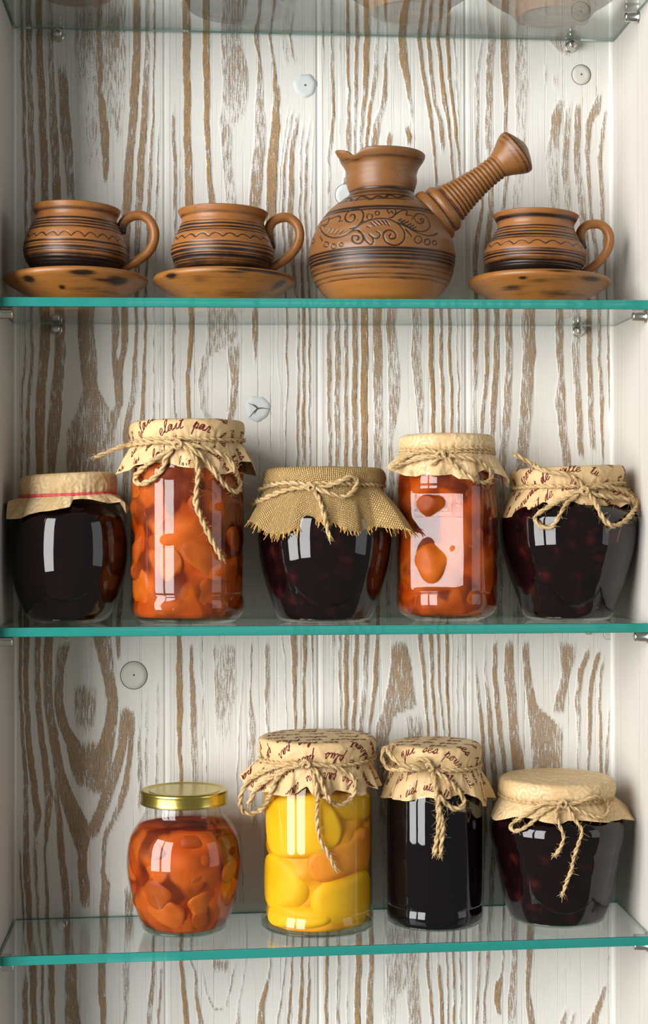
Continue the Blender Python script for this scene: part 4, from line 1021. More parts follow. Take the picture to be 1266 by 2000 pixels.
class Cover:
    """a sheet laid over a lid, tied under it, its skirt flaring out. a=0 faces the camera, + to the right"""
    def __init__(s, jar, ztop, R, ztie, rtie, hem, rc=.004, npl=9, pl=.0035, gather=.0007, seed=0, tilt=0.0, puff=.0008, sharp=1.0):
        s.c = np.array([jar.cx, jar.Y, 0.0]); s.R, s.rc, s.rtie, s.zt, s.ztie = R, rc, rtie, ztop, ztie
        s.pl, s.gather, s.puff, s.tilt, s.sharp = pl, gather, puff, tilt, sharp
        rng = np.random.RandomState(seed)
        h = np.array(sorted(hem))                                   # angle deg, radius, z
        s.ha = np.radians(np.r_[h[-1, 0]-360, h[:, 0], h[0, 0]+360]); s.hr = np.r_[h[-1, 1], h[:, 1], h[0, 1]]; s.hz = np.r_[h[-1, 2], h[:, 2], h[0, 2]]
        s.s1 = R-rc; s.s2 = s.s1+rc*math.pi/2; s.side = math.hypot(R-rtie, ztop-rc-ztie); s.s3 = s.s2+s.side
        s.k = [(npl, rng.rand()*6.28, 1.0), (npl*2+1, rng.rand()*6.28, .45), (npl*3-2, rng.rand()*6.28, .28)]
        s.g = [(int(26+9*i), rng.rand()*6.28) for i in range(4)]
        s.q = [(int(q), rng.rand()*6.28) for q in (3, 5, 8, 13)]
    def hemv(s, a):
        a = (a+math.pi) % (2*math.pi)-math.pi
        return np.interp(a, s.ha, s.hr), np.interp(a, s.ha, s.hz)
    def L(s, a):
        r, z = s.hemv(a)
        return np.hypot(r-s.rtie, z-s.ztie)
    def pos(s, S, a):
        S = np.asarray(S, float); a = np.asarray(a, float); S, a = np.broadcast_arrays(S, a)
        hr, hz = s.hemv(a)
        Ls = np.hypot(hr-s.rtie, hz-s.ztie)
        r = np.zeros_like(S); z = np.zeros_like(S)
        m = S < s.s1
        r = np.where(m, S, r); z = np.where(m, s.zt+.0006*(1-(S/max(s.s1, 1e-6))**2), z)
        b = np.clip((S-s.s1)/s.rc, 0, math.pi/2)
        m2 = (S >= s.s1) & (S < s.s2)
        r = np.where(m2, s.R-s.rc+s.rc*np.sin(b), r); z = np.where(m2, s.zt-s.rc+s.rc*np.cos(b), z)
        u = np.clip((S-s.s2)/s.side, 0, 1)
        m3 = (S >= s.s2) & (S < s.s3)
        bul = s.puff*np.sin(u*math.pi)
        r = np.where(m3, s.R+(s.rtie-s.R)*u**1.7+bul, r); z = np.where(m3, s.zt-s.rc+(s.ztie-s.zt+s.rc)*u, z)
        t = np.clip((S-s.s3)/Ls, 0, 1)
        m4 = S >= s.s3
        r = np.where(m4, s.rtie+(hr-s.rtie)*t**.85, r); z = np.where(m4, s.ztie+(hz-s.ztie)*t**1.12, z)
        w = sum(k*np.sin(n*a+p+.25*np.sin(2*a)) for n, p, k in s.k)
        w = np.tanh(w*s.sharp*1.3)/1.0
        r = r+np.where(m4, s.pl*t**1.3*w, 0); z = z+np.where(m4, s.pl*.35*t**1.5*np.cos(s.k[0][0]*a+s.k[0][1]+.8), 0)
        ga = sum(np.abs(np.sin(n*a/2+p))**.6 for n, p in s.g)/4-.65
        near = np.exp(-((S-s.s3)/(.0055))**2)
        r = r+s.gather*ga*near*2.2+s.gather*.6*ga*np.where(m3, u, 0)
        cr = sum(np.sin(n*a+p+S*180) for n, p in s.q)/4
        r = r+.0005*cr*np.where(m3 | m4, 1, 0); z = z+.0004*cr*np.where(m, S/s.R, 0)
        X = np.stack([s.c[0]+r*np.sin(a), s.c[1]-r*np.cos(a), z+s.tilt*r*np.sin(a)], -1)
        return X
    def build(s, name, mat, parent, na=420, thick=0.0):
        a = np.linspace(-math.pi, math.pi, na, endpoint=False)
        L = s.L(a)
        rows = []
        fr = np.r_[np.linspace(.02, 1, 14, endpoint=False)*s.s1, np.linspace(s.s1, s.s2, 6, endpoint=False), np.linspace(s.s2, s.s3, 14, endpoint=False)]
        V = []; UV = []
        for S in fr:
            V.append(s.pos(np.full(na, S), a)); UV.append((np.full(na, S)))
        for t in np.linspace(0, 1, 22):
            SS = s.s3+L*t*.9999
            V.append(s.pos(SS, a)); UV.append(SS)
        V = np.stack(V); S = np.stack(UV)
        uv = np.stack([S*np.sin(a), -S*np.cos(a)], -1)
        F = [tuple(f) for f in grid_faces(len(V), na, True)]+[tuple(range(na))[::-1]]
        s.V, s.F = V.reshape(-1, 3), F
        o = mesh(name, s.V, F, mat, parent, uv=uv.reshape(-1, 2))
        if thick:
            m = o.modifiers.new('cloth', 'SOLIDIFY'); m.thickness = thick; m.offset = 0
        s.obj = o
        return o
    def write(s, words, angle, size=.0040, gap=.0140, width=.00058, seed=0, first=0.0):
        """lines of handwriting across the flat sheet, turned by angle, carried onto the folded sheet"""
        rng = np.random.RandomState(seed)
        half = s.s3+.05
        b = Buf()
        ca, sa = math.cos(angle), math.sin(angle)
        y = -half+first; i = 0
        while y < half:
            x = -half+rng.rand()*.012
            while x < half:
                w = words[i % len(words)]; i += 1
                st, wd = word_strokes(w)
                k = size*(.85+.3*rng.rand())
                for line in st:
                    p = np.array(line)*k+np.array([x, y+rng.rand()*.0005])
                    p = smooth_curve(p, 5) if len(p) > 2 else resample(p, .0004)
                    q = np.stack([p[:, 0]*ca-p[:, 1]*sa, p[:, 0]*sa+p[:, 1]*ca], 1)
                    s._ribbon(b, q, width*(.8+.5*rng.rand()))
                x += wd*k+.004+rng.rand()*.006
            y += gap*(.85+.3*rng.rand())
        if b.V:
            V, F = b.get()
            o = mesh('handwriting', V, F, M_ink, s.obj, smooth=False)
            o['label'] = 'maroon handwriting printed across the paper'
    def _ribbon(s, b, q, w):
        S = np.hypot(q[:, 0], q[:, 1]); a = np.arctan2(q[:, 0], -q[:, 1])
        ok = S < s.s3+s.L(a)*.96
        if ok.sum() < 2: return
        d = np.gradient(q, axis=0); d /= np.linalg.norm(d, axis=1)[:, None]+1e-12
        nrm = np.stack([-d[:, 1], d[:, 0]], 1)*w/2
        def surf(z):
            S = np.hypot(z[:, 0], z[:, 1]); a = np.arctan2(z[:, 0], -z[:, 1])
            e = 2e-4
            p = s.pos(S, a); pu = s.pos(S+e, a); pv = s.pos(S, a+e/np.maximum(S, .004))
            n = np.cross(pu-p, pv-p); n /= np.linalg.norm(n, axis=1)[:, None]+1e-15
            out = p-np.stack([s.c[0]+0*S, s.c[1]+0*S, np.full(len(S), s.ztie-.01)], 1)
            n *= np.sign((n*out).sum(1))[:, None]
            return p+n*.00022
        A, B = surf(q+nrm), surf(q-nrm)
        V = np.empty((2*len(q), 3)); V[0::2] = A; V[1::2] = B
        i = np.where(ok[:-1] & ok[1:])[0]
        if len(i): b.add(V, np.stack([2*i, 2*i+1, 2*i+3, 2*i+2], 1))

class Jar:
    def __init__(s, name, ax, Y, shelf, prof, rbase, label, cat, group, lid_row=None, fill=None):
        """prof: (half width, row) from the mouth down to the heel"""
        s.ax, s.Y = ax, Y
        s.cx = P(ax, 1000, Y)[0]
        s.z0 = shelf_z0(shelf, s.cx, Y)
        s.sc = (CF @ (P(ax, 1000, Y)-CAM))/FPX
        s.e = empty(name, (s.cx, Y, s.z0), label, cat, group)
        pr = rprof(ax, Y, prof)+[(rbase*s.sc*1.05, s.z0+.0008), (rbase*s.sc, s.z0)]
        s.prof = smooth_curve(np.array(pr)[::-1], 8)
        s.prof[:, 0] = np.maximum(s.prof[:, 0], .002)
        zz = s.prof[:, 1]
        s.prof = s.prof[np.r_[True, np.diff(np.maximum.accumulate(zz)) > 1e-7]]
        s.rbase = rbase*s.sc
        s.meshes = []
    def row(s, y): return P(s.ax, y, s.Y)[2]
    def r_at(s, z): return np.interp(z, s.prof[:, 1], s.prof[:, 0])
    def glass(s, shape=None, seg=128, mat=None):
        pr = np.vstack([[(.0008, s.z0+.0022), (s.rbase*.86, s.z0+.0018), (s.rbase*.93, s.z0)], s.prof])
        top = pr[-1]
        pr = np.vstack([pr, [(top[0]-.0012, top[1]+.0004), (top[0]-.0022, top[1]-.0002)]])
        V = lathe_pts(pr, seg)
        if shape is not None: V = shape(V)
        V = V.reshape(-1, 3)+np.array([s.cx, s.Y, 0])
        F = [tuple(f) for f in grid_faces(len(pr), seg, True)]
        s.body = mesh('glass', V, F, mat or M_jar, s.e)
        s.meshes.append((V, F))
        pb = [(.0008, s.z0+.0004), (s.rbase*.9, s.z0+.0002), (s.r_at(s.z0+.0016)*.97, s.z0+.0016), (s.r_at(s.z0+.0036)*.975, s.z0+.0036), (s.r_at(s.z0+.0036)*.6, s.z0+.0042), (.0008, s.z0+.0044)]
        V = lathe_pts(smooth_curve(np.array(pb), 4), 64).reshape(-1, 3)+np.array([s.cx, s.Y, 0])
        mesh('base', V, grid_faces(len(V)//64, 64, True), M_jar_base, s.e)
        return s.body
    def jam(s, mat, top_row, gap=.0007, floor=.0046, shape=None, seg=96, name='jam'):
        zt = s.row(top_row); zf = s.z0+floor
        z = np.linspace(zf, zt, 60)
        r = s.r_at(z)-gap
        k = np.clip((z-zf)/.004, 0, 1)
        r = r-.0022*(1-np.sqrt(1-(1-k)**2))
        pr = np.stack([r, z], 1)
        pr = np.vstack([[(.0006, zf)], [(pr[0, 0]*.6, zf)], pr, [(pr[-1, 0]*.55, zt)], [(.0006, zt)]])
        V = lathe_pts(pr, seg)
        if shape is not None: V = shape(V)
        V = V.reshape(-1, 3)+np.array([s.cx, s.Y, 0])
        n = len(pr)
        F = [tuple(f) for f in grid_faces(n, seg, True)]+[tuple(range(seg))[::-1], tuple((n-1)*seg+i for i in range(seg))]
        s.jamo = mesh(name, V, F, mat, s.e)
        return s.jamo
    def core(s, mat, top_row, frac=.90, floor=.0050, shape=None):
        """the thick pulp in the middle of the jar"""
        zt = s.row(top_row)-.0015; zf = s.z0+floor
        z = np.linspace(zf, zt, 40)
        r = s.r_at(z)*frac
        pr = np.vstack([[(.0006, zf)], np.stack([r, z], 1), [(.0006, zt)]])
        V = lathe_pts(pr, 72)
        th = np.linspace(0, 2*math.pi, 72, endpoint=False)
        bump = 1+.05*np.sin(th*3+z.mean()*90)[None]*np.sin(pr[:, 1]*140)[:, None]+.035*np.sin(th*7+1)[None]*np.sin(pr[:, 1]*260+2)[:, None]
        V[..., :2] *= bump[..., None]
        if shape is not None: V = V*np.array([1.05, 1.05, 1]); V = shape(V)/np.array([1.05, 1.05, 1])
        V = V.reshape(-1, 3)+np.array([s.cx, s.Y, 0])
        n = len(pr)
        F = [tuple(f) for f in grid_faces(n, 72, True)]+[tuple(range(72))[::-1], tuple((n-1)*72+i for i in range(72))]
        return mesh('pulp', V, F, mat, s.jamo)
    def hemlist(s, pts):
        """(angle deg, radius px, row) -> (angle, r, z)"""
        out = []
        for a, rp, y in pts:
            r = rp*s.sc
            Yh = s.Y-r*math.cos(math.radians(a))
            out.append((a, r, P(s.ax+rp*math.sin(math.radians(a)), y, Yh)[2]))
        return out
    def cover(s, ltop, lhw, ltie, thw, hem, mat, name='paper_cover', thick=0.0, **kw):
        s.cov = Cover(s, s.row(ltop), lhw*s.sc, s.row(ltie), thw*s.sc, s.hemlist(hem), **kw)
        s.cov.build(name, mat, s.e, thick=thick)
        s.meshes.append((s.cov.V, s.cov.F))
        return s.cov
    def tree(s):
        V = []; F = []; n = 0
        for v, f in s.meshes:
            V += [Vector(p) for p in v]; F += [tuple(i+n for i in q) for q in f]; n += len(v)
        return BVHTree.FromPolygons(V, F)
    def lay(s, px_pts, rad, bvh, lift=1.0, fwd=0.0):
        """a line drawn on the frame laid on the jar's real surface, one rope radius off it"""
        p = smooth_curve(np.array(px_pts, float), 10)
        p = resample(p, 2.2)
        ys = []
        for x, y in p:
            d = ray(x, y); d = d/np.linalg.norm(d)
            h = bvh.ray_cast(Vector(CAM), Vector(d))
            ys.append(h[0][1] if h[0] is not None else np.nan)
        ys = np.array(ys)
        ok = ~np.isnan(ys)
        if ok.any(): ys = np.interp(np.arange(len(ys)), np.where(ok)[0], ys[ok])
        else: ys[:] = s.Y-.04
        m = ys.copy()                                               # a rope bridges hollows: running minimum, then smooth
        for k in range(-3, 4):
            m = np.minimum(m, np.r_[ys[max(k, 0):], np.full(max(k, 0), 9)] if k >= 0 else np.r_[np.full(-k, 9), ys[:k]])
        ker = np.hanning(9); ker /= ker.sum()
        m = np.convolve(np.pad(m, 4, mode='edge'), ker, 'valid')
        m = m-rad*1.25*lift-fwd*np.sin(np.linspace(0, math.pi, len(m)))**.6
        return np.array([P(x, y, Y) for (x, y), Y in zip(p, m)])

def rope(name, path, rad, parent, seed=0, fray=True, fuzz=1.0, pitch=7.5, mat=None, closed=False):
    """two-ply twisted twine with loose fibres"""
    rng = np.random.RandomState(seed)
    path = resample(path, .0005)
    T, N, B = frames(path)
    n = len(path)
    ph = np.arange(n)*.0005/(rad*pitch)*2*math.pi
    b = Buf()
    rr = rad*(1+.10*np.sin(np.arange(n)*.13+seed)+.08*rng.randn(n).cumsum()/np.sqrt(np.arange(n)+20))
    for k in (0, math.pi):
        off = np.cos(ph+k)[:, None]*N+np.sin(ph+k)[:, None]*B
        tube(b, path+off*(rr*.44)[:, None], rr*.56, 7)
    L = n*.0005
    nf = int(L*1500*fuzz)
    for i in range(nf):
        j = rng.randint(0, n)
        d = rng.randn(3); d -= T[j]*(d @ T[j])*.5; d /= np.linalg.norm(d)
        ln = rng.uniform(.0015, .0045)*(1.8 if rng.rand() < .12 else 1)
        c = rng.randn(3)*.6
        u = np.linspace(0, 1, 6)[:, None]
        p = path[j]+d*rad*.7+d*ln*u*.75+T[j]*ln*u*rng.uniform(-.9, .9)+c*ln*u*u*.5
        tube(b, p, np.linspace(.00015, .00006, 6), 3, cap=False)
    if fray:
        for i in range(16):
            d = T[-1]+rng.randn(3)*.38
            u = np.linspace(0, 1, 4)[:, None]
            p = path[-1]-T[-1]*.001+rng.randn(3)*rad*.35+d*u*rng.uniform(.0018, .0042)
            tube(b, p, np.linspace(.00030, .00008, 4), 4, cap=False)
    V, F = b.get()
    return mesh(name, V, clean(F), mat or M_twine, parent)

def tie(j, bands, loops, tails, rad_px=4.6, seed=0, knot=None, fuzz=1.0, fwd=(0, 0)):
    """bands: number of turns round the neck; loops/tails drawn in frame pixels"""
    rad = rad_px*j.sc
    c = j.cov
    a = np.linspace(-math.pi, math.pi, 240)
    for k in range(bands):
        S = c.s3-.0012+.0026*k+(.0006*np.sin(a*3+seed))
        p = c.pos(S, a)
        out = p-np.array([c.c[0], c.c[1], 0]); out[:, 2] = 0; out /= np.linalg.norm(out, axis=1)[:, None]
        p = p+out*rad*.55
        rope('twine_band', p, rad*.8, j.e, seed+k, fray=False, fuzz=.35*fuzz)
    bvh = j.tree()
    for i, l in enumerate(loops):
        rope('bow_loop', j.lay(l, rad, bvh, 1.1, fwd[i]), rad, j.e, seed+10+i, fray=False, fuzz=fuzz)
    for i, l in enumerate(tails):
        rope('twine_tail', j.lay(l, rad, bvh, 1.0), rad, j.e, seed+20+i, fuzz=fuzz)
    if knot is not None:
        x, y = knot
        k = np.array([(x-9, y+2), (x-4, y-5), (x+4, y-3), (x+7, y+4), (x, y+7), (x-6, y+2), (x-1, y-6), (x+8, y-1)])
        p = j.lay(k, rad, bvh, 1.9)
        rope('knot', p, rad*.85, j.e, seed+30, fray=False, fuzz=.6*fuzz)

def lump(c, size, rot, rng, limit=None, squash=(1, 1, 1), n=18, rough=.18, power=.85):
    """a soft fruit piece: a knobbly ellipsoid, kept inside limit(z) of the axis"""
    m = 2*n
    th = np.linspace(0, math.pi, n)[1:-1]; ph = np.linspace(0, 2*math.pi, m, endpoint=False)
    D = np.stack([np.sin(th)[:, None]*np.cos(ph), np.sin(th)[:, None]*np.sin(ph), np.repeat(np.cos(th)[:, None], m, 1)], -1)
    D = np.concatenate([[[0, 0, 1.0]], D.reshape(-1, 3), [[0, 0, -1.0]]])
    k = rng.randn(4, 3)*1.6; q = rng.rand(4)*6.28
    f = 1+rough*sum(np.sin(D @ kk+qq) for kk, qq in zip(k, q))/2
    # flatten towards a blocky piece
    D2 = np.sign(D)*np.abs(D)**power
    V = D2*f[:, None]*np.array(size)
    V = V @ np.array(rot.to_matrix()).T+np.array(c)
    F = []
    for j in range(m): F.append((0, 1+j, 1+(j+1) % m))
    R = n-2
    for i in range(R-1):
        for j in range(m):
            a = 1+i*m+j; b_ = 1+i*m+(j+1) % m
            F.append((a, a+m, b_+m, b_))
    for j in range(m): F.append((1+(R-1)*m+(j+1) % m, 1+(R-1)*m+j, 1+R*m))
    if limit is not None:
        cx, cy, fn, zlo, zhi = limit
        V[:, 2] = np.clip(V[:, 2], zlo, zhi)
        d = V[:, :2]-np.array([cx, cy])
        r = np.hypot(d[:, 0], d[:, 1]); mx = fn(V[:, 2])
        s = np.minimum(1, mx/np.maximum(r, 1e-9))
        V[:, :2] = np.array([cx, cy])+d*s[:, None]
    return V, F
from mathutils import Euler
def pieces(j, mat_fn, count, size, zlo_row, zhi_row, seed, depth=(.002, .016), spots=None):
    rng = np.random.RandomState(seed)
    zlo, zhi = j.z0+.0062, j.row(zhi_row)-.001
    lim = (j.cx, j.Y, lambda z: j.r_at(z)-.0010, zlo, zhi)
    for i in range(count):
        f = (i+.5)/count
        a = math.radians(((i*137.5) % 230)-115)
        z = zlo+.004+(zhi-zlo-.008)*f
        sz = np.array(size)*rng.uniform(.75, 1.25)
        r = max(j.r_at(z)-sz[1]*.8-rng.uniform(*depth), .004)
        c = (j.cx+r*math.sin(a), j.Y-r*math.cos(a), z)
        V, F = lump(c, sz, Euler((rng.uniform(-.6, .6), rng.uniform(-.9, .9), a+rng.uniform(-.5, .5))), rng, lim)
        mesh('fruit_piece', V, F, mat_fn(i), j.jamo)
# ------------------------------------------------------------------ middle shelf, left to right
YR = 0.052
M_apr = [mat_fruit('apricot_flesh', srgb(168, 74, 16), srgb(212, 110, 30), 45, sss=.2), mat_fruit('apricot_flesh_deep', srgb(136, 54, 12), srgb(190, 90, 22), 45, sss=.2)]
M_jelly = mat_jelly('amber_jelly', (.90, .34, .04), 70)
M_jelly_d = mat_jelly('deep_amber_jelly', (.92, .36, .04), 70)
M_pulp = mat_pulp('apricot_pulp', srgb(98, 34, 8), srgb(186, 86, 18))
M_pulp_y = mat_fruit('peach_pulp', srgb(206, 134, 14), srgb(226, 162, 28), 50)
M_dark1 = mat_dark_jam('black_purple_jam', (.005, .0015, .002), (.03, .004, .006), .6)
M_dark2 = mat_dark_jam('dark_cherry_jam', (.005, .0015, .002), (.08, .009, .008), .9)
M_dark3 = mat_dark_jam('black_syrup', (.003, .002, .003), (.012, .003, .004), .3)

# 1 dark jam, rosette paper, red rubber band
j = Jar('jam_jar', 134, .058, 2, [(86, 968), (88, 982), (97, 995), (107, 1007), (112.5, 1026), (115.5, 1050), (116.5, 1070), (116, 1090), (113.5, 1113), (109, 1135), (103, 1156), (95, 1178), (86, 1196), (76, 1208)], 62,
        'round black jam jar with a red rubber band round its paper cover', 'jam jar', 'jars of preserves')
j.glass(); j.jam(M_dark1, 985, floor=.0024)
j.cover(926, 93, 968, 90, [(-100, 132, 985), (-82, 128, 983), (-66, 118, 972), (-58, 126, 1006), (-46, 122, 1009), (-25, 110, 998), (-4, 112, 992), (6, 112, 991), (10, 100, 978), (28, 102, 978), (42, 118, 985), (58, 136, 986), (70, 126, 1012), (78, 118, 1000), (100, 110, 995), (130, 118, 990), (180, 118, 992), (-140, 118, 992)],
        M_paper_swirl, seed=3, npl=7, pl=.0022, tilt=.05)
def rubber(j):
    c = j.cov
    a = np.linspace(-math.pi, math.pi, 200, endpoint=False)
    p = c.pos(c.s3-.0004+.0008*np.sin(a+.6), a)
    out = p-np.array([c.c[0], c.c[1], 0]); out[:, 2] = 0; out /= np.linalg.norm(out, axis=1)[:, None]
    prof = [(.0000, .0011), (.0008, .0011), (.0010, 0), (.0008, -.0011), (.0000, -.0011)]
    V = np.stack([p+out*(q+.0003)+np.array([0, 0, h]) for q, h in prof])
    V = V.transpose(1, 0, 2)
    F = grid_faces(200, 5, True)
    F = np.concatenate([F, np.stack([199*5+np.arange(5), 199*5+(np.arange(5)+1) % 5, (np.arange(5)+1) % 5, np.arange(5)], 1)])
    mesh('rubber_band', V.reshape(-1, 3), F, M_band, j.e)
rubber(j)

# 2 tall apricot jam
j = Jar('jam_jar', 366, .049, 2, [(96, 872), (100, 890), (107, 904), (110.5, 918), (111, 940), (111, 1040), (110.5, 1120), (110, 1152), (108.3, 1158), (110, 1164), (112, 1172), (112, 1184), (109, 1196), (102, 1206), (95, 1212)], 88,
        'tallest orange apricot jam jar under written paper on the middle shelf', 'jam jar', 'jars of preserves')
j.glass(); j.jam(M_jelly_d, 895); j.core(M_pulp, 897, .955); pieces(j, lambda i: M_apr[i % 2], 16, (.0135, .008, .0185), 0, 905, 7, depth=(.0008, .004))
j.cover(824, 112, 866, 105, [(-110, 118, 912), (-90, 126, 915), (-76, 134, 920), (-70, 152, 926), (-60, 132, 920), (-50, 120, 908), (-36, 118, 900), (-22, 112, 905), (-8, 112, 912), (10, 112, 912), (20, 114, 914), (27, 118, 930), (38, 118, 928), (50, 118, 915), (62, 122, 902), (68, 138, 905), (76, 144, 936), (86, 132, 930), (110, 122, 925), (140, 122, 915), (180, 122, 915), (-140, 122, 915)],
        M_paper_txt, seed=5, npl=8, pl=.0026, tilt=.01)
j.cov.write(['lait', 'fai', 'sur', 'elait', 'par', 'les', 'tres', 'rue', 'ses'], math.pi*.0, seed=2, first=.004)
tie(j, 1, [[(346, 867), (318, 888), (290, 905), (268, 925), (263, 938), (276, 945), (300, 934), (318, 915), (325, 893), (340, 872)],
           [(350, 868), (380, 880), (405, 903), (425, 930), (448, 955), (464, 960), (470, 948), (460, 920), (448, 898), (425, 884), (395, 873), (355, 867)]],
    [[(346, 866), (320, 863), (295, 864), (262, 867), (232, 874), (206, 885), (186, 893)], [(352, 868), (372, 882), (384, 902), (387, 925), (384, 955), (383, 985), (394, 1015), (411, 1050), (427, 1080), (433, 1090)]], seed=50, knot=(347, 867), rad_px=5.4)

# 3 dark jam under burlap
j = Jar('jam_jar', 634, .055, 2, [(108, 968), (114, 985), (124, 1003), (129, 1018), (131.5, 1035), (131, 1060), (127.5, 1090), (121.5, 1120), (113, 1150), (102.5, 1180), (93, 1202), (85, 1211)], 76,
        'dark cherry jam jar under a frayed burlap cover in the middle of its row', 'jam jar', 'jars of preserves')
j.glass(); j.jam(M_dark2, 985, floor=.0024)
c = j.cover(916, 119, 951, 112, [(-120, 150, 1010), (-100, 140, 1016), (-88, 142, 1018), (-76, 150, 1018), (-66, 168, 1022), (-57, 160, 1026), (-50, 146, 1040), (-36, 134, 1040), (-20, 132, 1026), (-6, 132, 1018), (4, 132, 1022), (14, 134, 1034), (30, 136, 1034), (40, 142, 1030), (49, 196, 1038), (55, 202, 1046), (63, 140, 1030), (78, 124, 1034), (92, 120, 1036), (105, 120, 1040), (130, 132, 1030), (180, 150, 1030), (-150, 150, 1020)],
        M_burlap, name='burlap_cover', seed=9, npl=6, pl=.0032, rc=.006, gather=.0004, thick=.0011)
def fringe(j):
    c = j.cov; rng = np.random.RandomState(2)
    b = Buf()
    for i in range(430):
        a = rng.uniform(-math.pi, math.pi)
        if abs(a) > 2.2 and rng.rand() < .6: continue
        L = c.L(a)
        p0 = c.pos(c.s3+L*.955, a); p1 = c.pos(c.s3+L*.999, a)
        d = (p1-p0); d /= np.linalg.norm(d)+1e-9
        d = d+rng.randn(3)*.28
        ln = rng.uniform(.0015, .0052)
        u = np.linspace(0, 1, 5)[:, None]
        p = p0+(p1-p0)*u*.6+d*ln*u+rng.randn(3)*.0008*u*u
        tube(b, p, np.linspace(.00062, .00034, 5)*rng.uniform(.7, 1.2), 5)
    V, F = b.get()
    uv = np.stack([V[:, 0]*1.0, V[:, 2]], 1)
    mesh('frayed_edge', V, clean(F), M_fray, c.obj)
M_fray = mat_plain('burlap_thread', srgb(190, 150, 90), .85, spec=.1)
fringe(j)
tie(j, 1, [[(607, 951), (635, 950), (662, 941), (686, 931), (697, 938), (692, 957), (675, 970), (652, 966), (628, 958), (610, 953)]],
    [[(606, 950), (580, 944), (555, 943), (530, 947), (508, 956)], [(606, 952), (580, 953), (552, 959), (525, 970), (500, 981), (488, 986)], [(612, 956), (624, 976), (633, 1005), (639, 1032), (645, 1052)]], seed=80, knot=(607, 951), rad_px=4.8, fuzz=1.4)

# 4 apricot jam with a flat pane on its side
def flat(V):
    """a flat pressed face on the window side, with a shallow round dimple"""
    a0 = math.radians(-21)
    n = np.array([math.sin(a0), -math.cos(a0)])
    d = V[..., 0]*n[0]+V[..., 1]*n[1]
    z = V[..., 2]
    zt, zb_ = J4.row(958), J4.row(1150)
    R = 98*J4.sc
    k = np.clip((zt-z)/.0016, 0, 1)*np.clip((z-zb_)/.0016, 0, 1)
    lim = R*.86
    over = np.maximum(0, d-lim)*k
    V = V.copy()
    V[..., 0] -= n[0]*over; V[..., 1] -= n[1]*over
    u = V[..., 0]*math.cos(a0)+V[..., 1]*math.sin(a0)
    q = np.hypot(u-.000, z-J4.row(1082))
    dim = .0011*np.exp(-(q/.011)**2)*(over > 0)
    V[..., 0] -= n[0]*dim; V[..., 1] -= n[1]*dim
    return V
j = J4 = Jar('jam_jar', 873, .049, 2, [(86, 900), (90, 912), (95.5, 922), (98, 934), (98.3, 945), (97, 950), (98.3, 955), (98.5, 1000), (98.5, 1100), (98.3, 1150), (97.2, 1154), (98.5, 1158), (99, 1172), (97, 1184), (91, 1195), (80, 1203)], 62,
        'orange apricot jam jar with a flat reflecting side, right of the burlap jar', 'jam jar', 'jars of preserves')
j.glass(flat, seg=256); j.jam(M_jelly, 918, shape=flat); j.core(M_pulp, 920, .93, shape=flat); pieces(j, lambda i: M_apr[i % 2], 12, (.012, .008, .015), 0, 930, 17, depth=(.002, .006))
j.cover(850, 94, 884, 86, [(-120, 118, 912), (-98, 110, 908), (-80, 114, 910), (-66, 136, 914), (-58, 106, 925), (-45, 104, 931), (-30, 102, 929), (-14, 102, 926), (-4, 104, 927), (4, 108, 938), (16, 108, 936), (22, 104, 925), (34, 104, 918), (48, 108, 926), (60, 116, 932), (68, 128, 940), (76, 124, 954), (88, 114, 946), (110, 110, 920), (140, 112, 920), (180, 112, 918), (-150, 112, 918)],
        M_paper_swirl, seed=13, npl=9, pl=.0026, rc=.005)
tie(j, 2, [[(862, 888), (880, 902), (905, 924), (930, 939), (950, 942), (960, 932), (952, 913), (932, 899), (905, 894), (878, 890)]],
    [[(860, 887), (838, 880), (815, 883), (795, 893), (775, 908)], [(860, 890), (836, 893), (812, 898), (790, 905), (774, 912)], [(860, 890), (853, 900), (846, 906)]], seed=110, knot=(861, 888), rad_px=4.4)

# 5 dark jam, written paper, at the right end
j = Jar('jam_jar', 1109, .054, 2, [(104, 968), (112, 982), (123, 995), (130, 1007), (132, 1020), (131, 1045), (128, 1069), (123, 1090), (117, 1111), (111, 1132), (103.5, 1152), (96, 1173), (89, 1194), (80, 1206)], 72,
        'dark cherry jam jar nearest the right side panel on the middle shelf', 'jam jar', 'jars of preserves')
j.glass(); j.jam(M_dark2, 982, floor=.0024)
j.cover(913, 111, 953, 103, [(-115, 122, 985), (-95, 126, 1000), (-82, 132, 1004), (-72, 138, 1007), (-62, 132, 1006), (-50, 124, 1003), (-38, 116, 999), (-31, 114, 985), (-20, 116, 1003), (-6, 120, 1012), (10, 122, 1017), (24, 124, 1014), (36, 124, 1004), (46, 124, 990), (58, 126, 988), (68, 134, 992), (80, 152, 985), (92, 150, 966), (110, 130, 990), (150, 124, 1000), (180, 124, 1000), (-150, 122, 995)],
        M_paper_txt, seed=21, npl=7, pl=.0022, tilt=.035)
j.cov.write(['se', 'trouvait', 'de', 'ville', 'tu', 'quelle', 'assise', 'la', 'mur', 'que'], -.12, seed=6, first=.002)
tie(j, 1, [[(1139, 958), (1112, 968), (1082, 985), (1056, 1000), (1045, 1012), (1052, 1025), (1068, 1031), (1083, 1024), (1094, 1005), (1106, 985), (1130, 966)],
           [(1146, 960), (1163, 982), (1178, 1012), (1196, 1027), (1218, 1020), (1237, 1000), (1241, 985), (1226, 976), (1195, 972), (1168, 967), (1150, 961)]],
    [[(1141, 956), (1128, 938), (1104, 926), (1066, 920), (1034, 903), (1006, 888)], [(1146, 955), (1180, 950), (1210, 957), (1235, 972), (1251, 990), (1259, 1010), (1263, 1034)]], seed=140, knot=(1142, 958), rad_px=4.8, fuzz=1.3)

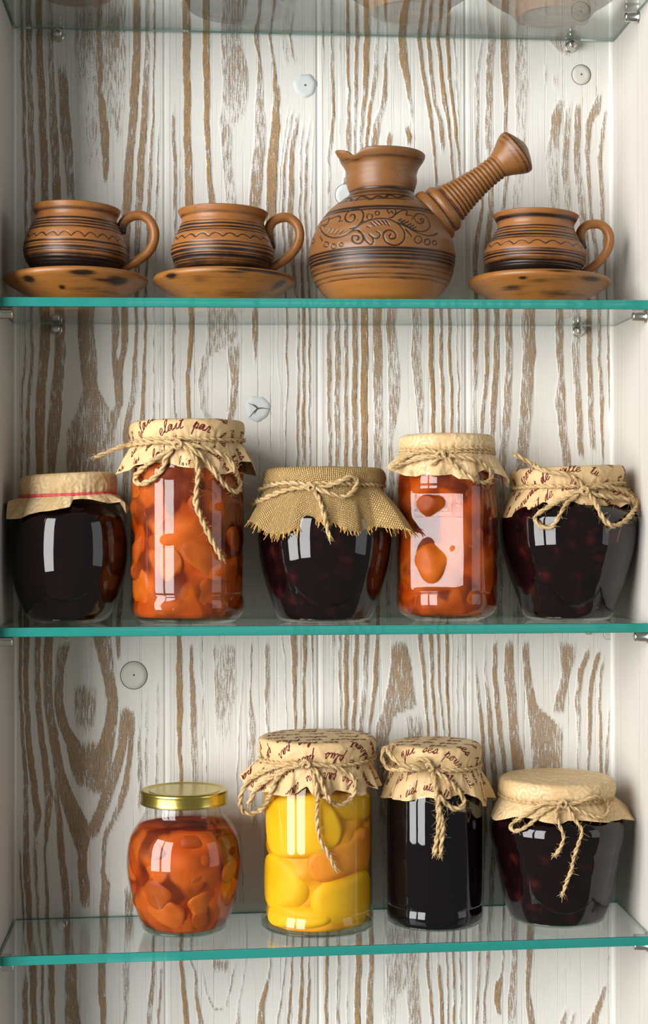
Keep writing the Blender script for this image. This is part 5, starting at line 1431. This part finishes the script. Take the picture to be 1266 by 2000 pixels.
# ------------------------------------------------------------------ bottom shelf, left to right
# 6 gold-lidded apricot jam
j = Jar('jam_jar', 359.5, .056, 3, [(74, 1566), (76.5, 1578), (79, 1588), (88, 1601), (102, 1622), (109.5, 1643), (113.3, 1673), (111.8, 1705), (106, 1736), (97, 1767), (87, 1796), (77, 1813)], 62,
        'small barrel jar of orange jam with a gold screw lid', 'jam jar', 'jars of preserves')
j.glass(); j.jam(M_jelly, 1606, floor=.0046); j.core(M_pulp, 1607, .95); pieces(j, lambda i: M_apr[i % 2], 22, (.0115, .007, .0095), 0, 1612, 27, depth=(.0008, .004))
def gold_lid(j):
    zt, zl = j.row(1541), j.row(1567); R = 86*j.sc
    pr = [(R*.955, zl+.0004), (R*.985, zl-.0002), (R*1.0, zl+.0006), (R*.985, zl+.0016), (R*.985, zt-.0028), (R*.99, zt-.0018), (R*.975, zt-.0004), (R*.94, zt+.0002), (R*.90, zt), (R*.87, zt-.0006), (R*.80, zt-.0009), (R*.77, zt-.0004), (R*.4, zt-.0002), (.0008, zt-.0002)]
    pr = smooth_curve(np.array(pr), 5)
    V = lathe_pts(pr, 128).reshape(-1, 3)+np.array([j.cx, j.Y, 0])
    F = [tuple(f) for f in grid_faces(len(pr), 128, True)]+[tuple((len(pr)-1)*128+i for i in range(128))]
    o = mesh('lid', V, F, M_gold, j.e); o['label'] = 'gold screw lid'
gold_lid(j)

# 7 yellow peach halves in syrup
j = J7 = Jar('preserve_jar', 618.5, .054, 3, [(98, 1490), (101, 1510), (106, 1528), (108, 1545), (108, 1620), (108, 1700), (108, 1762), (106.8, 1769), (108.5, 1775), (110, 1784), (109.5, 1796), (104, 1808), (95, 1816)], 80,
        'jar of yellow peach halves in syrup under written paper', 'jar', 'jars of preserves')
j.glass(); j.jam(mat_jelly('yellow_syrup', (1.0, .80, .12), 20), 1530, name='syrup'); j.core(M_pulp_y, 1532, .875)
j.cover(1437, 114.5, 1481, 108, [(-115, 138, 1505), (-95, 148, 1512), (-84, 148, 1512), (-70, 138, 1538), (-56, 130, 1550), (-40, 122, 1552), (-24, 118, 1550), (-14, 118, 1540), (-6, 118, 1556), (6, 120, 1556), (14, 118, 1546), (24, 120, 1550), (34, 124, 1552), (46, 128, 1544), (52, 124, 1538), (58, 130, 1545), (70, 122, 1530), (82, 118, 1532), (95, 116, 1530), (110, 116, 1528), (140, 126, 1540), (180, 126, 1540), (-150, 126, 1540)],
        M_paper_txt, seed=31, npl=10, pl=.0030, sharp=1.6)
j.cov.write(['adroit', 'que', 'plus', 'par', 'tres', 'sait', 'les', 'la', 'une', 'pas'], math.pi+.06, seed=9, first=.003)
tie(j, 1, [[(592, 1492), (562, 1492), (525, 1503), (492, 1520), (475, 1542), (469, 1566), (476, 1586), (495, 1589), (514, 1577), (530, 1548), (541, 1520), (562, 1500), (588, 1493)],
           [(600, 1494), (620, 1510), (634, 1543), (645, 1564), (664, 1572), (684, 1561), (694, 1540), (690, 1519), (670, 1505), (645, 1497), (606, 1492)]],
    [[(580, 1495), (550, 1506), (515, 1528), (496, 1548), (487, 1570)], [(602, 1497), (615, 1525), (620, 1560), (619, 1600), (625, 1640), (640, 1665), (652, 1690), (657, 1698)]], seed=170, knot=(597, 1492), rad_px=5.0)
M_peach = [mat_fruit('peach_flesh', srgb(240, 184, 16), srgb(246, 200, 36), 40, .3), mat_fruit('peach_flesh_rosy', srgb(238, 140, 40), srgb(246, 172, 52), 40, .3)]
def peach(j, px, py, hw, hh, mat, seed, label, yaw=0.0, roll=0.0, back=.0, dep=.013):
    rng = np.random.RandomState(seed)
    R = j.r_at(j.row(py))-.0020
    dx = P(px, py, j.Y)[0]-j.cx
    r0 = R-dep*.75-back
    a = math.asin(max(-1, min(1, dx/max(r0, .001)))) if abs(dx) < r0 else math.copysign(math.pi/2, dx)
    yc = j.Y-math.sqrt(max(r0*r0-dx*dx, 0))
    c = P(px, py, yc)
    lim = (j.cx, j.Y, lambda z: j.r_at(z)-.0016, j.z0+.0058, j.row(1533)-.0015)
    V, F = lump(c, (hw*j.sc*1.12, dep, hh*j.sc*1.12), Euler((0, roll, a*.75+yaw)), rng, lim, n=26, rough=.05, power=.92)
    o = mesh('peach_half', V, F, mat, None, origin=c)
    tag(o, label, 'peach', 'peach halves in the syrup jar')
peach(j, 583, 1612, 74, 58, M_peach[0], 1, 'large yellow peach half at upper left inside the syrup jar', roll=-.1)
peach(j, 668, 1570, 62, 36, M_peach[0], 2, 'peach half at the top right inside the syrup jar', roll=.1, back=.004)
peach(j, 668, 1668, 70, 42, M_peach[1], 3, 'rosy orange peach half at the right inside the syrup jar', roll=-.3)
peach(j, 560, 1722, 56, 50, M_peach[0], 4, 'yellow peach half at lower left inside the syrup jar', roll=.15)
peach(j, 668, 1752, 62, 50, M_peach[0], 5, 'yellow peach half at lower right inside the syrup jar', roll=-.05)
peach(j, 585, 1788, 60, 24, M_peach[0], 6, 'peach half lying on the bottom of the syrup jar', back=.003)
peach(j, 700, 1612, 40, 22, M_peach[1], 7, 'small dark peach half wedged at the right of the syrup jar', back=.008)
peach(j, 530, 1560, 30, 26, M_peach[0], 8, 'peach half tucked at the top left of the syrup jar', back=.010)

# 8 black preserve, written paper
j = Jar('jam_jar', 847.5, .054, 3, [(82, 1500), (86, 1525), (91, 1545), (93.3, 1560), (93.5, 1620), (93.3, 1700), (93, 1754), (92, 1760), (93.3, 1766), (94, 1776), (92.5, 1788), (86, 1799), (76, 1808)], 58,
        'narrow black jam jar with a double twine tail, right of the peach jar', 'jam jar', 'jars of preserves')
j.glass(); j.jam(M_dark3, 1535, floor=.0024)
j.cover(1449, 90, 1495, 84, [(-110, 98, 1550), (-92, 100, 1552), (-76, 107, 1558), (-60, 104, 1562), (-40, 98, 1562), (-20, 96, 1561), (-4, 96, 1560), (14, 98, 1556), (30, 100, 1553), (42, 102, 1558), (54, 106, 1572), (66, 108, 1577), (74, 104, 1560), (84, 116, 1558), (94, 116, 1562), (110, 106, 1548), (150, 100, 1548), (180, 100, 1550), (-150, 102, 1550)],
        M_paper_txt, seed=41, npl=8, pl=.0022, sharp=1.4)
j.cov.write(['pour', 'ciel', 'intervalle', 'se', 'tant', 'homme', 'art', 'la', 'qui', 'ses'], -.35, seed=12, first=.005)
tie(j, 1, [[(834, 1502), (800, 1503), (765, 1503), (754, 1496), (746, 1478), (750, 1462), (757, 1459), (760, 1470), (776, 1488), (800, 1497), (832, 1499)],
           [(850, 1505), (874, 1524), (894, 1544), (906, 1562), (904, 1575), (889, 1580), (872, 1570), (858, 1556)]],
    [[(814, 1484), (828, 1483), (842, 1494), (850, 1530), (855, 1575), (857, 1610), (853, 1640), (849, 1664)], [(842, 1498), (852, 1540), (857, 1575), (864, 1605), (863, 1640), (860, 1670)]], seed=200, knot=(838, 1499), rad_px=5.2, fuzz=1.3, fwd=(.019, 0))

# 9 dark jam, rosette paper
j = Jar('jam_jar', 1086, .054, 3, [(106, 1566), (114, 1580), (124, 1592), (129.5, 1604), (130, 1620), (127, 1640), (122.5, 1657), (118.5, 1680), (114, 1700), (105.5, 1743), (96, 1774), (85, 1794)], 74,
        'dark jam jar with two short twine tails, at the right end of the lowest shelf', 'jam jar', 'jars of preserves')
j.glass(); j.jam(M_dark2, 1582, floor=.0024)
j.cover(1516, 113, 1554, 106, [(-120, 128, 1585), (-100, 134, 1592), (-84, 132, 1597), (-70, 134, 1601), (-52, 132, 1597), (-36, 128, 1600), (-18, 126, 1606), (-8, 126, 1609), (-3, 122, 1604), (12, 124, 1606), (28, 126, 1605), (44, 128, 1604), (58, 134, 1602), (70, 142, 1603), (82, 148, 1602), (94, 142, 1572), (110, 132, 1580), (150, 126, 1592), (180, 126, 1592), (-150, 126, 1590)],
        M_paper_swirl, seed=51, npl=7, pl=.0018, rc=.005)
tie(j, 1, [[(1097, 1569), (1062, 1570), (1032, 1589), (1006, 1604), (998, 1617), (1010, 1623), (1034, 1611), (1056, 1590), (1086, 1573)],
           [(1106, 1571), (1130, 1567), (1160, 1557), (1180, 1560), (1190, 1575), (1187, 1590), (1170, 1597), (1146, 1590), (1112, 1574)]],
    [[(1092, 1572), (1087, 1594), (1094, 1614), (1101, 1635), (1095, 1655), (1084, 1671)], [(1108, 1576), (1124, 1602), (1137, 1622), (1131, 1645), (1121, 1675), (1116, 1700), (1106, 1725), (1099, 1748)]], seed=230, knot=(1100, 1570), rad_px=4.0)
